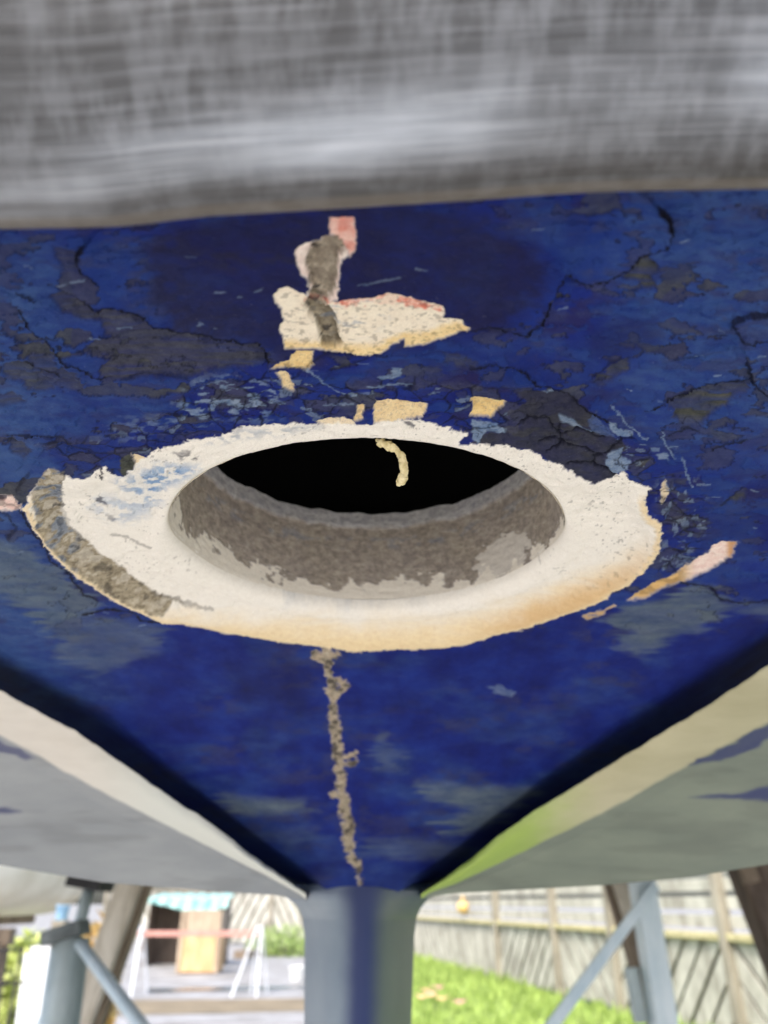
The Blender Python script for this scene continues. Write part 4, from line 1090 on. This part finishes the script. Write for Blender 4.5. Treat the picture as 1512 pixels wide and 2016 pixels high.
# white planks leaning, far left, with a dark wire frame
Yw_ = 3.6
WHITE = simple_mat("white_board", lin(206, 212, 220), lin(236, 240, 246), 5, .6, (1, 1, .4))
for (ua, ub, lab) in (((84, 1862), (66, 2012), "white painted board standing left of the left boat stand"),):
    a_ = at_Y(*ua, Yw_); b_ = at_Y(*ub, Yw_ - .05); f_g = zground(a_, b_)
    t = thing("board", lab, "board", (f_g.x, f_g.y, 0))
    bm = bmesh.new(); bar(bm, a_, f_g, .085, .022, (0, 1, 0)); bmobj("plank", bm, WHITE, t)
    bm = bmesh.new(); bar(bm, a_ + Vector((-.055, 0, -.03)), f_g + Vector((-.055, 0, 0)), .02, .018, (0, 1, 0)); bmobj("edge_strip", bm, WHITE, t)
t0 = at_Y(20, 1860, 3.3)
t = thing("wire_rack", "thin dark wire rack at the lower left edge below the hedge", "rack", (t0.x, 3.3, 0))
for u in (4, 16, 44):
    a_ = at_Y(u, 1865, 3.3); bm = bmesh.new(); tube(bm, [a_, (a_.x, 3.3, 0)], .006, 8); bmobj("upright", bm, RUB, t, True)
for v in (1874, 1940):
    a_ = at_Y(-30, v, 3.3); b_ = at_Y(48, v - 6, 3.3); bm = bmesh.new(); tube(bm, [a_, b_], .005, 8); bmobj("crosswire", bm, RUB, t, True)
t0 = at_Y(122, 1802, 5.0)
bm = bmesh.new(); rings = []
post_top = at_Y(122, 1812, 5.0).z
for z, r_ in ((0, .028), (.01, .032), (.07, .038), (.072, .041), (.078, .041), (.078, .035), (.02, .027)):
    rings.append([bm.verts.new((t0.x + r_ * math.cos(a_), 5.0 + r_ * math.sin(a_), post_top + z)) for a_ in np.linspace(0, 6.2832, 20, endpoint=False)])
for a_, b_ in zip(rings[:-1], rings[1:]):
    for i in range(20): bm.faces.new((a_[i], a_[(i+1) % 20], b_[(i+1) % 20], b_[i]))
bm.faces.new(rings[0]); bm.faces.new(rings[-1])
tag(bmobj("bucket", bm, simple_mat("blue_plastic", lin(132, 176, 212), lin(160, 200, 228), 5, .4), None, True), "small light blue bucket on a post beside the left boat stand", "bucket")
bm = bmesh.new(); bar(bm, (t0.x, 5.0, 0), (t0.x, 5.0, post_top), .08, .08, (0, 1, 0)); tag(bmobj("post", bm, WOODP), "short grey timber post carrying the light blue bucket", "post")

# dark shed with turquoise tarp
Ys = 19.0
x0 = at_Y(294, 1800, Ys).x; x1 = at_Y(440, 1800, Ys).x; z1 = at_Y(360, 1775, Ys).z
sh = thing("lean_to", "dark brown open lean-to shed behind the plywood crate", "shed", ((x0 + x1) / 2, Ys, 0))
SHED = simple_mat("shed_boards", lin(92, 80, 72), lin(124, 110, 98), 4, .9, (4, 4, .6), .4, .01)
bm = bmesh.new(); bar(bm, (x0, Ys + .9, z1 / 2), (x1, Ys + .9, z1 / 2), .03, z1); bmobj("rear_wall", bm, SHED, sh)
for x in (x0, x1):
    bm = bmesh.new(); bar(bm, (x, Ys, z1 / 2), (x, Ys + .86, z1 / 2), .03, z1); bmobj("side_wall", bm, SHED, sh)
bm = bmesh.new(); bar(bm, (x0, Ys + .4, z1 + .02), (x1, Ys + .4, z1 + .02), 1.1, .03); bmobj("roof", bm, SHED, sh)
TARP = simple_mat("turquoise_tarp", lin(138, 192, 188), lin(176, 218, 214), 3, .5, bstr=.6, bd=.02)
xs = np.linspace(x0 + .02, x1 + .12, 60); ts = np.linspace(0, 1, 30)
Xg, Tg = np.meshgrid(xs, ts)
hang = .10 + .30 * smooth(0, 1, (Xg - x0) / (x1 - x0)) - .22 * smooth(.85, 1, (Xg - x0) / (x1 - x0))
fold = .03 * np.sin(Xg * 22 + 4 * Tg) + .04 * (fbm(Xg * 4, Tg * 3, 901, 3) - .5)
Zg = np.where(Tg < .5, z1 + .06 + .10 * (1 - 2 * Tg) + fold * .5, z1 + .06 - hang * (Tg - .5) * 2)
Yg = np.where(Tg < .5, Ys + .9 - (Tg * 2) * 1.12, Ys - .22 - .03 * (Tg - .5) + fold)
tag(mesh_np("tarp", np.stack([Xg, Yg, Zg], -1).reshape(-1, 3), grid_faces(30, 60), TARP, None, True), "turquoise tarp draped over the front of the dark lean-to", "tarp")
# plywood crate
PLY = simple_mat("plywood", lin(184, 148, 104), lin(222, 186, 142), 4, .8, (2, 2, .5), .2, .004)
PLYG = simple_mat("worn_plywood", lin(150, 132, 112), lin(190, 172, 150), 4, .8, (2, 2, .5), .2, .004)
bc = on_ground(386, 1918); Yc = bc.y; wx = .40; zc_ = at_Y(386, 1792, Yc).z
cr = thing("crate", "tall tan plywood crate standing behind the red rail at left", "crate", (bc.x, Yc + .3, 0))
bm = bmesh.new(); bar(bm, (bc.x, Yc + .3, .03), (bc.x, Yc + .3, zc_ * .62), 2 * wx, .6, (0, 1, 0), .02); bmobj("lower_box", bm, PLY, cr)
bm = bmesh.new(); bar(bm, (bc.x, Yc + .3, zc_ * .62), (bc.x, Yc + .3, zc_), 2 * wx - .02, .56, (0, 1, 0), .02); bmobj("upper_box", bm, PLYG, cr)
for sx in (-1, 1):
    bm = bmesh.new(); bar(bm, (bc.x + sx * (wx - .04), Yc - .012, .02), (bc.x + sx * (wx - .04), Yc - .012, zc_), .07, .02, (0, 1, 0)); bmobj("corner_batten", bm, PLYG, cr)
# barrier with red rail on white A frames
Yb = 13.2
RED = simple_mat("red_rail", lin(184, 132, 122), lin(206, 156, 146), 5, .6)
l0 = at_Y(272, 1838, Yb); r0 = at_Y(512, 1838, Yb)
bt = thing("barrier", "low barrier with faded red rail on thin white legs before the crate", "barrier", ((l0.x + r0.x) / 2, Yb, 0))
bm = bmesh.new(); bar(bm, l0, r0, .03, .075); bmobj("rail", bm, RED, bt)
for x in (l0.x + .02, r0.x - .02):
    for dx, dy in ((-.30, -.25), (.06, -.25), (-.1, .3), (.14, .3)):
        bm = bmesh.new(); bar(bm, (x + (.04 if dx > 0 else -.02), Yb + (.04 if dy > 0 else -.04), l0.z + (.38 if dx < 0 and x < r0.x - .5 else .1)), (x + dx, Yb + dy, 0), .028, .022, (0, 1, 0)); bmobj("leg", bm, WHITE, bt)
# white pail and long dark planks
pb = on_ground(584, 1932); bm = bmesh.new(); rings = []
for z, r_ in ((0, .10), (.02, .11), (.20, .135), (.21, .142), (.222, .142), (.222, .128), (.03, .10)):
    rings.append([bm.verts.new((pb.x + r_ * math.cos(a_), pb.y + r_ * math.sin(a_), z)) for a_ in np.linspace(0, 6.2832, 20, endpoint=False)])
for a_, b_ in zip(rings[:-1], rings[1:]):
    for i in range(20): bm.faces.new((a_[i], a_[(i+1) % 20], b_[(i+1) % 20], b_[i]))
bm.faces.new(rings[0]); bm.faces.new(rings[-1])
tag(bmobj("pail", bm, simple_mat("white_plastic", lin(228, 230, 228), lin(242, 244, 242), 5, .4), None, True), "white plastic pail on the ground just left of the skeg", "pail")
q0 = on_ground(470, 1888); q1 = on_ground(586, 1874)
bm = bmesh.new(); bar(bm, (q0.x, q0.y, .09), (q1.x, q1.y, .09), .30, .17, (0, 0, 1), .06); tag(bmobj("timber_baulk", bm, TIMB), "dark timber baulk lying on the ground between barrier and pail", "timber")
q0 = on_ground(292, 1872); q1 = on_ground(352, 1870)
bm = bmesh.new(); bar(bm, (q0.x - .2, q0.y, .12), (q1.x, q1.y, .12), .4, .24, (0, 0, 1), .06); tag(bmobj("timber_stack", bm, SHED), "dark brown baulk lying in front of the lean-to left of the crate", "timber")
# orange float hooked on the right fence
fp = A1 + dAB * hit(918); zf = 1.13
bm = bmesh.new(); bmesh.ops.create_uvsphere(bm, u_segments=18, v_segments=12, radius=.12, matrix=Matrix.Translation((fp.x - .06, fp.y - .22, zf)))
tube(bm, [(fp.x - .06, fp.y - .22, zf + .13), (fp.x - .06, fp.y - .22, zf + .20)], .03, 10)
tag(bmobj("float_buoy", bm, simple_mat("orange_plastic", lin(206, 172, 104), lin(226, 194, 132), 5, .5), None, True), "small orange yellow float hung on the fence rail beside the skeg", "buoy")
for i, (u, v) in enumerate([(838, 1978), (852, 1986), (846, 1990), (862, 1972), (832, 1994), (905, 2006), (870, 1998)]):
    p = on_ground(u, v); bm = bmesh.new(); r = random.Random(i)
    w = .05
    vs4 = [bm.verts.new((p.x + w * 1.8 * math.cos(a_) + r.uniform(-.02, .02), p.y + w * math.sin(a_) * 1.3, .17 + .02 * math.cos(2 * a_) + r.uniform(0, .01))) for a_ in np.linspace(0, 6.2832, 8, endpoint=False)]
    bm.faces.new(vs4); e = bmesh.ops.extrude_face_region(bm, geom=bm.faces[:]); bmesh.ops.translate(bm, verts=[x for x in e['geom'] if isinstance(x, bmesh.types.BMVert)], vec=(0, 0, .006))
    tag(bmobj("fallen_leaf", bm, RED if i % 2 else PLY), "fallen orange brown leaf on the grass near the skeg", "leaf", "fallen leaves on the grass")
